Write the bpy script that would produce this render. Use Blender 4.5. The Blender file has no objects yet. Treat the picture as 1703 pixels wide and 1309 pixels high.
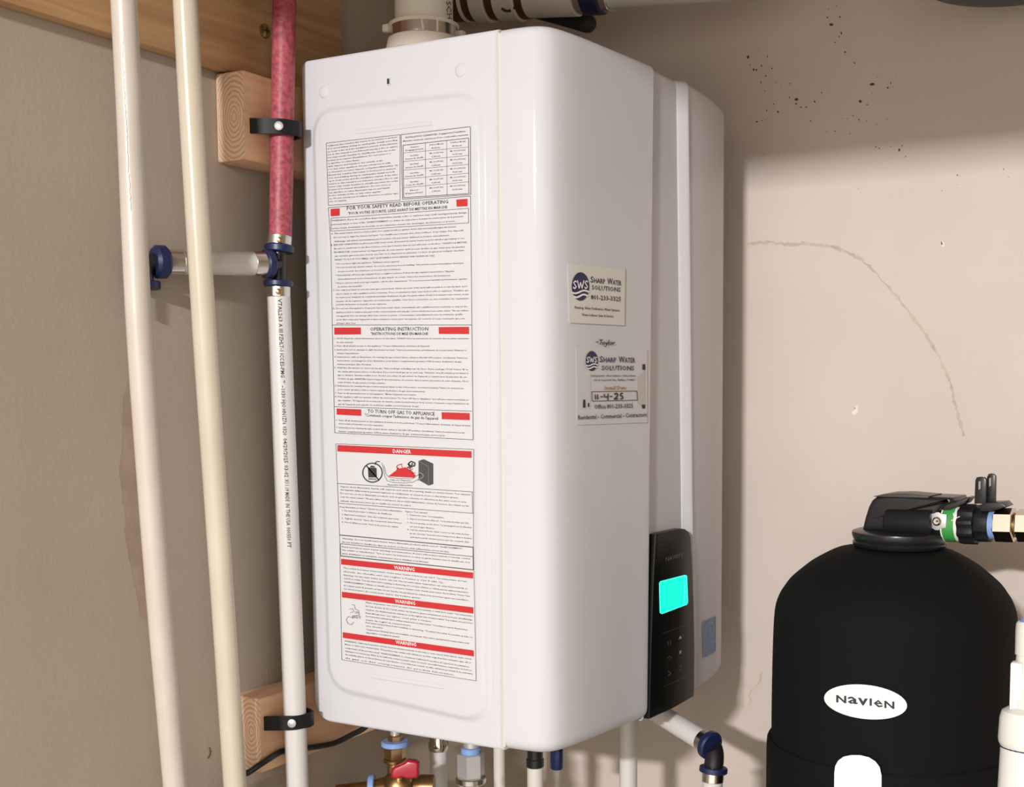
import bpy, bmesh, math, random
import numpy as np
from mathutils import Vector, Matrix

random.seed(7)
S = bpy.context.scene
COL = S.collection
W, H = 1703.0, 1309.0

# ------------------------------------------------------------------ camera
CAM = np.array([0.8914947529933117, -1.0142378493697832, 0.3570726216566052])
ROT = np.array([[0.8792048033182063, 0.47644160995291734, -0.0015185939768648017],
                [-0.03947514273059559, 0.07602137742256074, 0.9963244769055791],
                [-0.47480588341825913, 0.8759133190448978, -0.0856459607404678]])   # right, up, forward
FOC, CX, CY = 2060.527, 984.5026, 824.2296
cd = bpy.data.cameras.new('camera'); cam = bpy.data.objects.new('camera', cd); COL.objects.link(cam)
cd.sensor_width = 36.0; cd.sensor_fit = 'HORIZONTAL'; cd.lens = FOC * 36.0 / W
cd.shift_x = (W / 2 - CX) / W; cd.shift_y = (CY - H / 2) / W
cd.clip_start = 0.02; cd.clip_end = 50
M = Matrix.Identity(4)
for i in range(3):
    M[i][0], M[i][1], M[i][2], M[i][3] = ROT[0][i], ROT[1][i], -ROT[2][i], CAM[i]
cam.matrix_world = M
S.camera = cam
# ------------------------------------------------------------------ world, lights, exposure
w = bpy.data.worlds.new('world'); S.world = w; w.use_nodes = True
w.node_tree.nodes['Background'].inputs[0].default_value = (1.0, 0.925, 0.79, 1)
w.node_tree.nodes['Background'].inputs[1].default_value = 1.65
ld = bpy.data.lights.new('hall_ceiling_lamp', 'AREA'); lo = bpy.data.objects.new('hall_ceiling_lamp', ld); COL.objects.link(lo)
lo.location = (1.05, -4.0, 1.3); ld.energy = 152; ld.shape = 'RECTANGLE'; ld.size = 0.26; ld.size_y = 0.08; lo.rotation_euler = (Vector((.35, .3, .35)) - Vector(lo.location)).to_track_quat('-Z', 'Y').to_euler(); ld.color = (1.0, 0.985, 0.985)
S.view_settings.view_transform = 'Standard'; S.view_settings.look = 'None'
S.view_settings.exposure = 0.0; S.view_settings.gamma = 1.0; S.view_settings.use_curve_mapping = False
S.cycles.use_denoising = True
S.cycles.max_bounces = 8
S.cycles.sample_clamp_indirect = 4.0

# ------------------------------------------------------------------ geometry helpers
def ray(px, py):
    px = np.asarray(px, float); py = np.asarray(py, float)
    d = np.stack([(px - CX) / FOC, -(py - CY) / FOC, np.ones_like(px)], -1)
    return d @ ROT
def hit(ax, val, px, py):
    """point of the plane axis=val that is seen at photo pixel px,py"""
    d = ray(px, py); t = (val - CAM[ax]) / d[..., ax]
    return CAM + d * t[..., None]
def atd(px, py, dep):
    return CAM + ray(px, py) * dep
def V(p): return Vector([float(c) for c in p])

def smooth(bm, ang=35):
    for f in bm.faces: f.smooth = True
    a = math.radians(ang)
    for e in bm.edges:
        if len(e.link_faces) == 2: e.smooth = e.calc_face_angle(0) < a
        else: e.smooth = False
def offset_of(o):
    v = Vector((0, 0, 0))
    while o is not None: v = v + o.location; o = o.parent
    return v
def obj(name, bm, mat, parent=None, ang=35, **props):
    if ang: smooth(bm, ang)
    me = bpy.data.meshes.new(name)
    if parent is None:
        vs = [v.co for v in bm.verts]
        lo_ = Vector([min(c[i] for c in vs) for i in range(3)]); hi_ = Vector([max(c[i] for c in vs) for i in range(3)])
        org = Vector(((lo_.x + hi_.x) / 2, (lo_.y + hi_.y) / 2, lo_.z))
    else: org = offset_of(parent)
    for v in bm.verts: v.co -= org
    bm.to_mesh(me); bm.free()
    o = bpy.data.objects.new(name, me); COL.objects.link(o)
    if parent is None: o.location = org
    else: o.parent = parent
    for m in (mat if isinstance(mat, (list, tuple)) else [mat]): me.materials.append(m)
    for k, v in props.items(): o[k] = v
    return o
def raw(name, verts, faces, mat, parent, **props):
    org = np.array(offset_of(parent))
    me = bpy.data.meshes.new(name); me.from_pydata((np.asarray(verts) - org).tolist(), [], faces); me.update()
    o = bpy.data.objects.new(name, me); COL.objects.link(o); o.parent = parent; me.materials.append(mat)
    for k, v in props.items(): o[k] = v
    return o
def thing(name, label, cat, loc, group=None):
    o = bpy.data.objects.new(name, None); COL.objects.link(o); o.location = V(loc); o.empty_display_size = .05
    o['label'] = label; o['category'] = cat
    if group: o['group'] = group
    return o
def tag(o, label, cat, group=None):
    o['label'] = label; o['category'] = cat
    if group: o['group'] = group
    return o
def add_box(bm, lo_, hi_, bev=0, mat=0, seg=2):
    n0 = set(bm.faces)
    r = bmesh.ops.create_cube(bm, size=1.0)
    c = [(a + b) / 2 for a, b in zip(lo_, hi_)]; s = [b - a for a, b in zip(lo_, hi_)]
    for v in r['verts']: v.co = Vector([c[i] + v.co[i] * s[i] for i in range(3)])
    if bev:
        es = {e for v in r['verts'] for e in v.link_edges}
        bmesh.ops.bevel(bm, geom=list(es), offset=bev, segments=seg, affect='EDGES', profile=0.5)
    for f in bm.faces:
        if f not in n0: f.material_index = mat
    return bm
def frame(d):
    d = d.normalized(); a = Vector((0, 0, 1)) if abs(d.z) < .9 else Vector((1, 0, 0))
    u = d.cross(a).normalized(); return u, d.cross(u).normalized() if False else u.cross(d).normalized() * -1
def add_tube(bm, pts, r, seg=20, caps=True):
    pts = [V(p) for p in pts]; n = len(pts)
    rs = r if isinstance(r, (list, tuple)) else [r] * n
    tang = []
    for i in range(n):
        t = (pts[min(i + 1, n - 1)] - pts[max(i - 1, 0)]); tang.append(t.normalized())
    a = Vector((0, 0, 1)) if abs(tang[0].z) < .9 else Vector((1, 0, 0))
    u = tang[0].cross(a).normalized(); rings = []
    for i in range(n):
        u = (u - tang[i] * u.dot(tang[i])).normalized(); v = tang[i].cross(u)
        rings.append([bm.verts.new(pts[i] + (u * math.cos(2 * math.pi * k / seg) + v * math.sin(2 * math.pi * k / seg)) * rs[i]) for k in range(seg)])
    for i in range(n - 1):
        for k in range(seg):
            bm.faces.new((rings[i][k], rings[i][(k + 1) % seg], rings[i + 1][(k + 1) % seg], rings[i + 1][k]))
    if caps:
        fc = [bm.faces.new(rings[0][::-1]), bm.faces.new(rings[-1])]
        bmesh.ops.recalc_face_normals(bm, faces=bm.faces[:])
    return bm
def add_lathe(bm, prof, org, axis=(0, 0, 1), seg=40, hexa=False):
    """prof: (height along axis, radius); hexa for six flats"""
    org = V(org); d = V(axis).normalized()
    a = Vector((0, 0, 1)) if abs(d.z) < .9 else Vector((1, 0, 0))
    u = d.cross(a).normalized(); v = d.cross(u); rings = []
    if hexa: seg = 6
    for h, r in prof:
        rings.append([bm.verts.new(org + d * h + (u * math.cos(2 * math.pi * k / seg + .3) + v * math.sin(2 * math.pi * k / seg + .3)) * max(r, 1e-5)) for k in range(seg)])
    for i in range(len(rings) - 1):
        for k in range(seg):
            bm.faces.new((rings[i][k], rings[i][(k + 1) % seg], rings[i + 1][(k + 1) % seg], rings[i + 1][k]))
    bm.faces.new(rings[0][::-1]); bm.faces.new(rings[-1])
    bmesh.ops.recalc_face_normals(bm, faces=bm.faces[:])
    return bm
def add_prism(bm, pts, ext, bev=0, seg=2):
    """polygon pts (3D, planar) swept by ext vector"""
    a = [bm.verts.new(V(p)) for p in pts]; b = [bm.verts.new(V(p) + V(ext)) for p in pts]; n = len(a)
    fs = [bm.faces.new(a), bm.faces.new(b[::-1])]
    for i in range(n): fs.append(bm.faces.new((a[i], b[i], b[(i + 1) % n], a[(i + 1) % n])))
    bmesh.ops.recalc_face_normals(bm, faces=fs)
    if bev:
        es = list({e for f in fs[:2] for e in f.edges})
        bmesh.ops.bevel(bm, geom=es, offset=bev, segments=seg, affect='EDGES', profile=0.5)
    return bm
def NB(): return bmesh.new()
def arc(p0, p1, p2, n=8):
    """quadratic bend from p0 to p2 around p1"""
    p0, p1, p2 = map(np.asarray, (p0, p1, p2))
    return [(1 - t) ** 2 * p0 + 2 * t * (1 - t) * p1 + t * t * p2 for t in np.linspace(0, 1, n)]
def catmull(pts, n=5):
    pts = [np.asarray(p, float) for p in pts]; P = [2 * pts[0] - pts[1]] + pts + [2 * pts[-1] - pts[-2]]; out = []
    for i in range(1, len(P) - 2):
        for k in range(n):
            t = k / n
            out.append(.5 * ((2 * P[i]) + (-P[i - 1] + P[i + 1]) * t + (2 * P[i - 1] - 5 * P[i] + 4 * P[i + 1] - P[i + 2]) * t * t + (-P[i - 1] + 3 * P[i] - 3 * P[i + 1] + P[i + 2]) * t ** 3))
    out.append(pts[-1]); return out

# ------------------------------------------------------------------ materials
def mat(name, col, rough=.5, metal=0.0, coat=0.0, spec=.5, noise=0.0, nscale=60, bump=0.0, bscale=200, emit=None, estr=1.0):
    m = bpy.data.materials.new(name); m.use_nodes = True; nt = m.node_tree; b = nt.nodes['Principled BSDF']
    b.inputs['Base Color'].default_value = (*col, 1); b.inputs['Roughness'].default_value = rough
    b.inputs['Metallic'].default_value = metal; b.inputs['Coat Weight'].default_value = coat
    b.inputs['Coat Roughness'].default_value = .06; b.inputs['Specular IOR Level'].default_value = spec
    if noise or bump: tc = nt.nodes.new('ShaderNodeTexCoord')
    if noise:
        n = nt.nodes.new('ShaderNodeTexNoise'); n.inputs['Scale'].default_value = nscale; n.inputs['Detail'].default_value = 5
        nt.links.new(tc.outputs['Object'], n.inputs['Vector'])
        r = nt.nodes.new('ShaderNodeValToRGB')
        r.color_ramp.elements[0].position = .3; r.color_ramp.elements[1].position = .7
        r.color_ramp.elements[0].color = (*[c * (1 - noise) for c in col], 1); r.color_ramp.elements[1].color = (*[min(1, c * (1 + noise)) for c in col], 1)
        nt.links.new(n.outputs['Fac'], r.inputs[0]); nt.links.new(r.outputs[0], b.inputs['Base Color'])
    if bump:
        n2 = nt.nodes.new('ShaderNodeTexNoise'); n2.inputs['Scale'].default_value = bscale; n2.inputs['Detail'].default_value = 3
        nt.links.new(tc.outputs['Object'], n2.inputs['Vector'])
        bp = nt.nodes.new('ShaderNodeBump'); bp.inputs['Strength'].default_value = bump; bp.inputs['Distance'].default_value = .002
        nt.links.new(n2.outputs['Fac'], bp.inputs['Height']); nt.links.new(bp.outputs[0], b.inputs['Normal'])
    if emit:
        b.inputs['Emission Color'].default_value = (*emit, 1); b.inputs['Emission Strength'].default_value = estr
    return m
def wood(name, c0, c1, ring=False):
    m = bpy.data.materials.new(name); m.use_nodes = True; nt = m.node_tree; b = nt.nodes['Principled BSDF']
    b.inputs['Roughness'].default_value = .6
    tc = nt.nodes.new('ShaderNodeTexCoord'); mp = nt.nodes.new('ShaderNodeMapping'); nt.links.new(tc.outputs['Object'], mp.inputs[0])
    r = nt.nodes.new('ShaderNodeValToRGB'); r.color_ramp.elements[0].color = (*c0, 1); r.color_ramp.elements[1].color = (*c1, 1)
    if ring:
        wv = nt.nodes.new('ShaderNodeTexWave'); wv.wave_type = 'RINGS'; wv.rings_direction = 'Y'
        wv.inputs['Scale'].default_value = 105; wv.inputs['Distortion'].default_value = 2.6; wv.inputs['Detail'].default_value = 2; wv.inputs['Detail Scale'].default_value = 2
        mp.inputs['Location'].default_value = (-.006, 0, -.026); mp.inputs['Scale'].default_value = (1, 1, .6)
        nt.links.new(mp.outputs[0], wv.inputs['Vector']); nt.links.new(wv.outputs['Fac'], r.inputs[0])
        r.color_ramp.elements[0].position = .05; r.color_ramp.elements[1].position = .6
    else:
        mp.inputs['Scale'].default_value = (40, 2.2, 40)
        n = nt.nodes.new('ShaderNodeTexNoise'); n.inputs['Scale'].default_value = 2.0; n.inputs['Detail'].default_value = 6; n.inputs['Distortion'].default_value = .6
        nt.links.new(mp.outputs[0], n.inputs['Vector']); nt.links.new(n.outputs['Fac'], r.inputs[0])
        r.color_ramp.elements[0].position = .3; r.color_ramp.elements[1].position = .68
        # knots
        mp2 = nt.nodes.new('ShaderNodeMapping'); mp2.inputs['Scale'].default_value = (1, .5, 1.3); nt.links.new(tc.outputs['Object'], mp2.inputs[0])
        vo = nt.nodes.new('ShaderNodeTexVoronoi'); vo.inputs['Scale'].default_value = 9; nt.links.new(mp2.outputs[0], vo.inputs['Vector'])
        rk = nt.nodes.new('ShaderNodeValToRGB'); rk.color_ramp.elements[0].position = .03; rk.color_ramp.elements[1].position = .1
        rk.color_ramp.elements[0].color = (.45, .33, .25, 1); rk.color_ramp.elements[1].color = (1, 1, 1, 1)
        nt.links.new(vo.outputs['Distance'], rk.inputs[0])
        mx = nt.nodes.new('ShaderNodeMix'); mx.data_type = 'RGBA'; mx.blend_type = 'MULTIPLY'; mx.inputs[0].default_value = .8
        nt.links.new(r.outputs[0], mx.inputs[6]); nt.links.new(rk.outputs[0], mx.inputs[7]); nt.links.new(mx.outputs[2], b.inputs['Base Color'])
    if ring: nt.links.new(r.outputs[0], b.inputs['Base Color'])
    return m

M_wall_left = mat('painted_drywall_shaded', (.42, .355, .29), .62, noise=.045, nscale=5, bump=.12, bscale=160, spec=.3)  # darker copy of the wall paint; part of the left wall's shade is colour
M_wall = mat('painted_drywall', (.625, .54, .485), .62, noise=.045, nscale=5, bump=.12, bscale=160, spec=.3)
M_ceil = mat('ceiling_paint', (.8, .74, .65), .8)
M_floor = mat('concrete_floor', (.33, .31, .29), .8, noise=.2, nscale=8)
M_wood = wood('pine_face', (.42, .23, .105), (.60, .37, .18)); M_wood2 = wood('pine_face_warm', (.66, .385, .23), (.82, .53, .34))
M_end = wood('pine_end_grain', (.66, .40, .25), (.86, .62, .44), True)
M_paint = mat('white_enamel', (.60, .597, .622), .7, spec=.06, coat=.35)
M_gasket = mat('yellowed_gasket', (.72, .63, .47), .5)
M_label = mat('label_vinyl', (.61, .602, .615), .55)
M_ink = mat('black_ink', (.03, .03, .03), .7); M_grey = mat('grey_ink', (.045, .04, .04), .7)
M_red = mat('red_ink', (.50, .022, .025), .55); M_wht = mat('white_ink', (.85, .8, .8), .6)
M_navy = mat('navy_ink', (.012, .018, .075), .5); M_blueink = mat('blue_ink', (.05, .16, .45), .5)
M_brownink = mat('rust_ink', (.42, .17, .11), .6)
M_card = mat('sticker_paper', (.66, .64, .60), .55); M_clear = mat('clear_sticker', (.60, .585, .59), .4)
M_panel = mat('gloss_black_panel', (.005, .0055, .0055), .3, coat=.0, spec=.16)
M_lcd = mat('lit_display', (.0, .3, .25), .3, emit=(.0, 1.0, .44), estr=1.5)
M_lcd2 = mat('lit_display_rim', (.0, .3, .25), .3, emit=(.06, 1.0, .62), estr=1.5)
M_btn = mat('panel_print', (.10, .11, .11), .4); M_btn2 = mat('panel_print_light', (.42, .43, .43), .4)
M_energy = mat('energy_label_blue', (.19, .27, .46), .5); M_energy2 = mat('energy_label_light', (.45, .5, .62), .5)
M_cream = mat('cream_plastic_pipe', (.55, .495, .43), .36, noise=.05, nscale=18); M_cream2 = mat('yellowed_plastic_pipe', (.60, .535, .43), .24, noise=.05, nscale=14)
M_pex = mat('white_pex', (.63, .605, .59), .36); M_redpex = mat('red_pex', (.35, .07, .09), .45, noise=.4, nscale=230, spec=.4)
M_blue = mat('navy_plastic', (.009, .016, .066), .4); M_black = mat('black_plastic', (.010, .010, .012), .5, spec=.25)
M_blackgl = mat('black_polymer', (.012, .012, .014), .3)
M_steel = mat('stainless', (.72, .70, .66), .22, 1.0); M_zinc = mat('zinc', (.58, .57, .56), .4, .55); M_brass = mat('brass', (.56, .40, .22), .3, 1.0)
M_nickel = mat('nickel_brass', (.70, .63, .55), .13, 1.0); M_oldbrass = mat('dull_brass', (.38, .25, .11), .35, 1.0)
M_ltblue = mat('light_blue_seal', (.23, .36, .68), .45); M_redh = mat('red_handle', (.40, .006, .03), .3, coat=.3)
M_pvc = mat('white_pvc', (.72, .68, .62), .4); M_pvcbe = mat('beige_collar', (.72, .64, .57), .5); M_primer = mat('brown_primer', (.085, .028, .016), .4)
M_pvcw = mat('bright_pvc', (.80, .79, .75), .3); M_cable = mat('cable_rubber', (.012, .012, .012), .35)
M_neo = mat('black_jacket', (.0055, .0055, .0055), .8, bump=.15, bscale=700, spec=.12)
M_foam = mat('dark_foam', (.022, .023, .022), .75); M_green = mat('green_label', (.05, .32, .07), .5); M_speck = mat('mould', (.10, .058, .03), .9)
M_stain = mat('tea_stain', (.53, .44, .35), .7, noise=.15, nscale=60); M_stainr = mat('rust_stain', (.385, .29, .225), .7, noise=.12, nscale=40)
M_chip = mat('drywall_chip', (.80, .74, .68), .9); M_chipd = mat('dent_shade_and_scuff', (.16, .11, .08), .9)  # second one: dark colour for painted dent shade and the scuff
M_white = mat('white_badge', (.80, .80, .82), .4)

# ------------------------------------------------------------------ text as flat print
TXT = {}
def prepare(strings):
    obs = []
    for s in dict.fromkeys(strings):
        if s in TXT: continue
        c = bpy.data.curves.new('tmp', 'FONT'); c.body = s; c.size = 1; c.resolution_u = 1; c.offset = .012; c.fill_mode = 'FRONT'
        o = bpy.data.objects.new('tmp', c); COL.objects.link(o); obs.append((s, o, c))
    dg = bpy.context.evaluated_depsgraph_get()
    for s, o, c in obs:
        me = bpy.data.meshes.new_from_object(o.evaluated_get(dg))
        v = np.empty(len(me.vertices) * 3); me.vertices.foreach_get('co', v); v = v.reshape(-1, 3)[:, :2].copy()
        f = [list(p.vertices) for p in me.polygons]
        if len(v): v[:, 0] -= v[:, 0].min(); TXT[s] = (v, f, v[:, 0].max())
        else: TXT[s] = (np.zeros((0, 2)), [], 1)
        bpy.data.meshes.remove(me)
    for s, o, c in obs: bpy.data.objects.remove(o); bpy.data.curves.remove(c)
class Print:
    """collects flat print; every entry is laid on a surface by fn(px, py)"""
    def __init__(s, fn): s.fn = fn; s.v = []; s.f = []; s.n = 0; s.todo = []
    def add(s, px, py, faces):
        P = s.fn(np.asarray(px, float), np.asarray(py, float)); s.v.append(P)
        s.f += [[i + s.n for i in f] for f in faces]; s.n += len(P)
    def poly(s, pts): s.add([p[0] for p in pts], [p[1] for p in pts], [list(range(len(pts)))])
    def line(s, a, b, wd=.8):
        a = np.array(a, float); b = np.array(b, float); d = (b - a) / np.linalg.norm(b - a); n = np.array([-d[1], d[0]]) * wd / 2
        s.poly([a + n, b + n, b - n, a - n])
    def path(s, pts, wd=1.0):
        for a, b in zip(pts[:-1], pts[1:]): s.line(a, b, wd)
    def text(s, t, a, b, h): s.todo.append((t, a, b, h))
    def ell(s, c, rx, ry, n=28, tilt=0):
        s.poly([(c[0] + rx * math.cos(q) , c[1] + ry * math.sin(q) + tilt * rx * math.cos(q)) for q in np.linspace(0, 2 * math.pi, n, endpoint=False)])
    def build(s, name, m, parent, **props):
        prepare([t[0] for t in s.todo])
        for t, a, b, h in s.todo:
            v, f, wd = TXT[t]
            if not len(v): continue
            u = v[:, 0] / wd; k = v[:, 1] / .72 * h
            s.add(a[0] + (b[0] - a[0]) * u, a[1] + (b[1] - a[1]) * u - k, f)
        o = raw(name, np.concatenate(s.v), s.f, m, parent, **props)
        for p in o.data.polygons: pass
        return o

def gridfan(p, c, O, m=8):
    n = len(O); px, py = [c[0]], [c[1]]
    for j in range(1, m + 1):
        for x, y in O: px.append(c[0] + (x - c[0]) * j / m); py.append(c[1] + (y - c[1]) * j / m)
    F = [[0, 1 + i, 1 + (i + 1) % n] for i in range(n)]
    for j in range(m - 1):
        for i in range(n): F.append([1 + j * n + i, 1 + (j + 1) * n + i, 1 + (j + 1) * n + (i + 1) % n, 1 + j * n + (i + 1) % n])
    p.add(px, py, F)
# ------------------------------------------------------------------ the room
XW, YR, ZF, ZC = -.053, .535, -1.12, 1.30
def slab(name, lo_, hi_, m, **kw):
    bm = NB(); add_box(bm, lo_, hi_); return obj(name, bm, m, None, 0, kind='structure', **kw)
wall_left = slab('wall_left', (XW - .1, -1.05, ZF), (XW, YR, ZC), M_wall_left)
wall_back = slab('wall_back', (XW - .1, YR, ZF), (2.0, YR + .1, ZC), M_wall)
slab('wall_right', (1.9, -1.05, ZF), (2.0, YR, ZC), M_wall)
slab('floor', (-2.2, -4.6, ZF - .1), (3.6, YR + .1, ZF), M_floor)
slab('ceiling', (XW - .1, -1.17, ZC), (2.0, YR + .1, ZC + .1), M_ceil)
bm = NB()
add_box(bm, (-2.2, -1.17, ZF), (-.02, -1.05, ZC)); add_box(bm, (1.62, -1.17, ZF), (3.6, -1.05, ZC)); add_box(bm, (-.02, -1.17, .886), (1.62, -1.05, ZC))
obj('wall_front', bm, M_wall, None, 0, kind='structure')

# mould specks, stains and dents on the back wall
def wallpt(px, py, off=.0004): return hit(1, YR - off, px, py)
SPK = [(797,115,14),(780,82,7),(838,80,8),(785,42,5),(821,28,5),(845,155,8),(835,172,6),(815,199,6),(863,245,8),(907,296,7),(407,268,12),(452,232,4),(498,265,7),(470,310,7),(417,305,5),(433,327,10),(447,328,9),(519,321,6),(490,357,7),(467,388,7),(537,387,4),(604,392,6),(561,410,4),(705,380,3),(486,427,5),(451,448,3),(753,435,6),(600,457,6),(633,468,15),(632,487,8),(720,478,8),(655,504,6),(680,504,7),(547,525,9),(527,489,6),(494,518,6),(448,572,8),(474,566,5),(490,563,4),(700,568,6),(991,396,16),(1077,390,6),(1063,412,8),(1088,408,4),(933,476,12),(967,492,6),(928,562,7),(900,543,5),(875,557,4),(965,567,4),(815,616,6),(775,620,4),(865,613,3),(885,628,4),(1007,690,6),(1023,697,6),(1075,688,5),(1117,705,10),(1130,684,5),(1147,735,5),(915,693,3),(825,714,3),(552,719,4),(1015,362,4),(990,435,4),(1100,350,3),(1390,823,6),(1390,867,3),(1607,795,5),(1630,832,3),(850,557,4),(1060,560,4),(1010,583,4),(1317,895,4),(925,885,3)]
rs = random.Random(3)
for k in range(70): SPK.append((rs.gauss(760, 190), rs.gauss(520, 110), rs.choice([1.6, 2, 2.4])))
pr = Print(wallpt)
for x, y, s in SPK:
    n = 9; c = (1100 + x / 2.824, y / 2.824); r = s / 2.824 / 2 * 1.2; ax = rs.uniform(.7, 1.3)
    pr.poly([(c[0] + r * ax * math.cos(q) * rs.uniform(.7, 1.15), c[1] + r / ax * math.sin(q) * rs.uniform(.7, 1.15)) for q in np.linspace(0, 6.283, n, endpoint=False)])
pr.build('mould_specks', M_speck, wall_back, kind='stuff')
def squiggle(pts, w0, w1, fn, name, m, parent, jit=1.5, seed=1, n=8):
    q = random.Random(seed); c = catmull(pts, n); p = Print(fn); L = len(c); a, b = [], []
    for i in range(L):
        t = c[min(i + 1, L - 1)] - c[max(i - 1, 0)]; t = t / np.linalg.norm(t); nn = np.array([-t[1], t[0]])
        wd = w0 + (w1 - w0) * q.random()
        k = c[i] + nn * q.uniform(-jit, jit); a.append(k + nn * wd / 2); b.append(k - nn * wd / 2)
    for i in range(L - 1): p.poly([a[i], a[i + 1], b[i + 1], b[i]])
    return p.build(name, m, parent)
squiggle([(1243,406),(1275,403),(1305,406),(1345,405),(1385,411),(1418,424),(1450,447),(1483,485),(1520,530),(1550,575),(1572,615),(1583,650),(1590,680),(1603,725)], 1.5, 7, wallpt, 'water_stain', M_stain, wall_back, 1.6, 2)
squiggle([(1268,1120),(1260,1138),(1250,1150),(1246,1175)], 1, 3, wallpt, 'water_stain', M_stain, wall_back, 2, 5)
for n_, (cx, cy), pts in (('dent', (1422, 684), [(-6,1),(-1,-4),(2,-10),(5,-9),(5,2),(1,6),(-4,6)]), ('dent', (1567, 404), [(-2,4),(-1,-6),(3,0),(4,6),(0,7)])):
    p = Print(wallpt); p.poly([(cx + a, cy + b) for a, b in pts]); d = p.build(n_, M_chip, wall_back)
    p = Print(lambda x, y: wallpt(x, y, .0009)); p.poly([(cx + a * .5 - 1.2, cy + b * .6) for a, b in pts[:4]]); p.build('dent_crack_shade', M_chipd, d)  # flat dark flake: crack and shade inside the dent painted as colour
def leftpt(px, py): return hit(0, XW + .0004, px, py)
p = Print(leftpt); q = random.Random(4)
edge = catmull([(216,632),(204,680),(206,730),(200,770),(204,830),(210,860),(208,890),(218,940),(226,975),(236,1030)], 6)
edge = [e + np.array([q.uniform(-2, 2), 0]) for e in edge]
for a, b in zip(edge[:-1], edge[1:]):
    p.poly([a, b, (b[0] + 30, b[1]), (a[0] + 30, a[1])])
p.build('drip_stain', M_stainr, wall_left)
squiggle([(348,1243),(350,1252),(346,1262)], 1, 3, leftpt, 'scuff', M_chipd, wall_left, .5, 3)
squiggle([(443,1140),(444,1112),(450,1104),(470,1100)], 1, 1.5, leftpt, 'crack', M_stain, wall_left, .1, 3)

# ------------------------------------------------------------------ timber
def timber(lo_, hi_, bev, name, face):
    bm = NB(); add_box(bm, lo_, hi_, bev, 0, 2); bm.normal_update()
    for f in bm.faces:
        if f.normal.y < -.9: f.material_index = 1
    return obj(name, bm, [face, M_end])
pl = thing('backing_board', 'wide brown pine board across the top left of the wall, behind the pipes', 'board', (-.045, -.4, .676))
bm = NB(); add_box(bm, (XW, -1.04, .676), (-.036, .112, 1.02), .004); obj('plank', bm, M_wood, pl)
sc = hit(0, -.036, 440, 52); bm = NB(); add_lathe(bm, [(0, .0075), (.0015, .0072), (.003, .005), (.0034, .002)], sc, (1, 0, 0), 18); so = obj('screw_head', bm, M_oldbrass, pl)
bm = NB(); add_box(bm, (sc[0] + .003, sc[1] - .0035, sc[2] - .0008), (sc[0] + .0038, sc[1] + .0035, sc[2] + .0008)); add_box(bm, (sc[0] + .003, sc[1] - .0008, sc[2] - .0035), (sc[0] + .0038, sc[1] + .0008, sc[2] + .0035)); obj('screw_slot', bm, M_ink, so)
tag(timber((XW, -.069, .586), (-.015, .44, .6745), .003, 'timber_block', M_wood2), 'upper pine timber with ringed end grain, under the wide board', 'timber', 'timbers the heater hangs on')
tag(timber((XW, -.067, -.043), (-.015, .44, .037), .003, 'timber_block', M_wood2), 'lower pine timber at the heater foot, crossed by the black cable', 'timber', 'timbers the heater hangs on')

# ------------------------------------------------------------------ pipes on the left wall
def xp(X, pts): return [hit(0, X, a, b) for a, b in pts]
def extend(P, a, b):
    P = [np.asarray(p) for p in P]
    return [P[0] + (P[0] - P[1]) / np.linalg.norm(P[0] - P[1]) * a] + P + [P[-1] + (P[-1] - P[-2]) / np.linalg.norm(P[-1] - P[-2]) * b]
P1 = catmull(extend(xp(.010, [(206,0),(216,200),(230,520),(249,800),(268,1040),(292,1309)]), .3, .9), 5)
bm = NB(); add_tube(bm, P1, .0111, 24); pipe1 = obj('plastic_pipe', bm, M_cream)
tag(pipe1, 'cream plastic pipe at far left with a crusty glue streak down it', 'pipe', 'cream pipes on the left')
GLUE = None
P2 = catmull(extend(xp(.012, [(308,0),(316,150),(326,320),(342,580),(357,800),(372,1020),(391,1309)]), .3, .9), 5)
bm = NB(); add_tube(bm, P2, .0111, 24); tag(obj('plastic_pipe', bm, M_cream2), 'yellowed cream pipe, shiny, second from the left', 'pipe', 'cream pipes on the left')
XP = 0.0; RP = .0117
p3 = lambda x, y: hit(0, XP, x, y)
# red pex
bm = NB(); add_tube(bm, extend([p3(473, 0), p3(470.5, 150), p3(468, 300), p3(466, 394)], .3, .0), RP, 24)
redp = tag(obj('red_pipe', bm, M_redpex), 'scuffed red pipe running down into the black tee', 'pipe')
# tee
tee = thing('tee_fitting', 'black tee fitting with navy collars joining the red and white pipes', 'pipe fitting', p3(463, 440))
def ring(a, b, r, name, m, parent, seg=28, bev=.001, **k):
    a = np.asarray(a); b = np.asarray(b); L = np.linalg.norm(b - a)
    bm = NB(); add_lathe(bm, [(0, r - bev), (bev, r), (L - bev, r), (L, r - bev)], a, b - a, seg); return obj(name, bm, m, parent, **k)
bm = NB(); add_tube(bm, [p3(464, 405), p3(463, 470)], .0072, 20); add_tube(bm, [p3(464, 440), p3(446, 440)], .0072, 16); obj('tee_body', bm, M_blackgl, tee)
ring(p3(464.5, 408), p3(464.2, 420), .0148, 'collar', M_blue, tee); ring(p3(463, 467), p3(463, 477), .0148, 'collar', M_blue, tee)
bL = hit(0, -.036, 284, 436); bR = p3(447, 439)
dB = (bL - bR) / np.linalg.norm(bL - bR)
ring(bR - dB * .003, bR + dB * .005, .0148, 'collar', M_blue, tee)
for a, b in ((p3(465.5, 392), p3(464.6, 409)), (p3(463, 476), p3(463.3, 495)), (bR + dB * .004, bR + dB * .018)):
    ring(a, b, .0121, 'crimp_sleeve', M_steel, tee)
sv = p3(463, 484); dcam = CAM - sv; dcam = dcam / np.linalg.norm(dcam)
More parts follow.
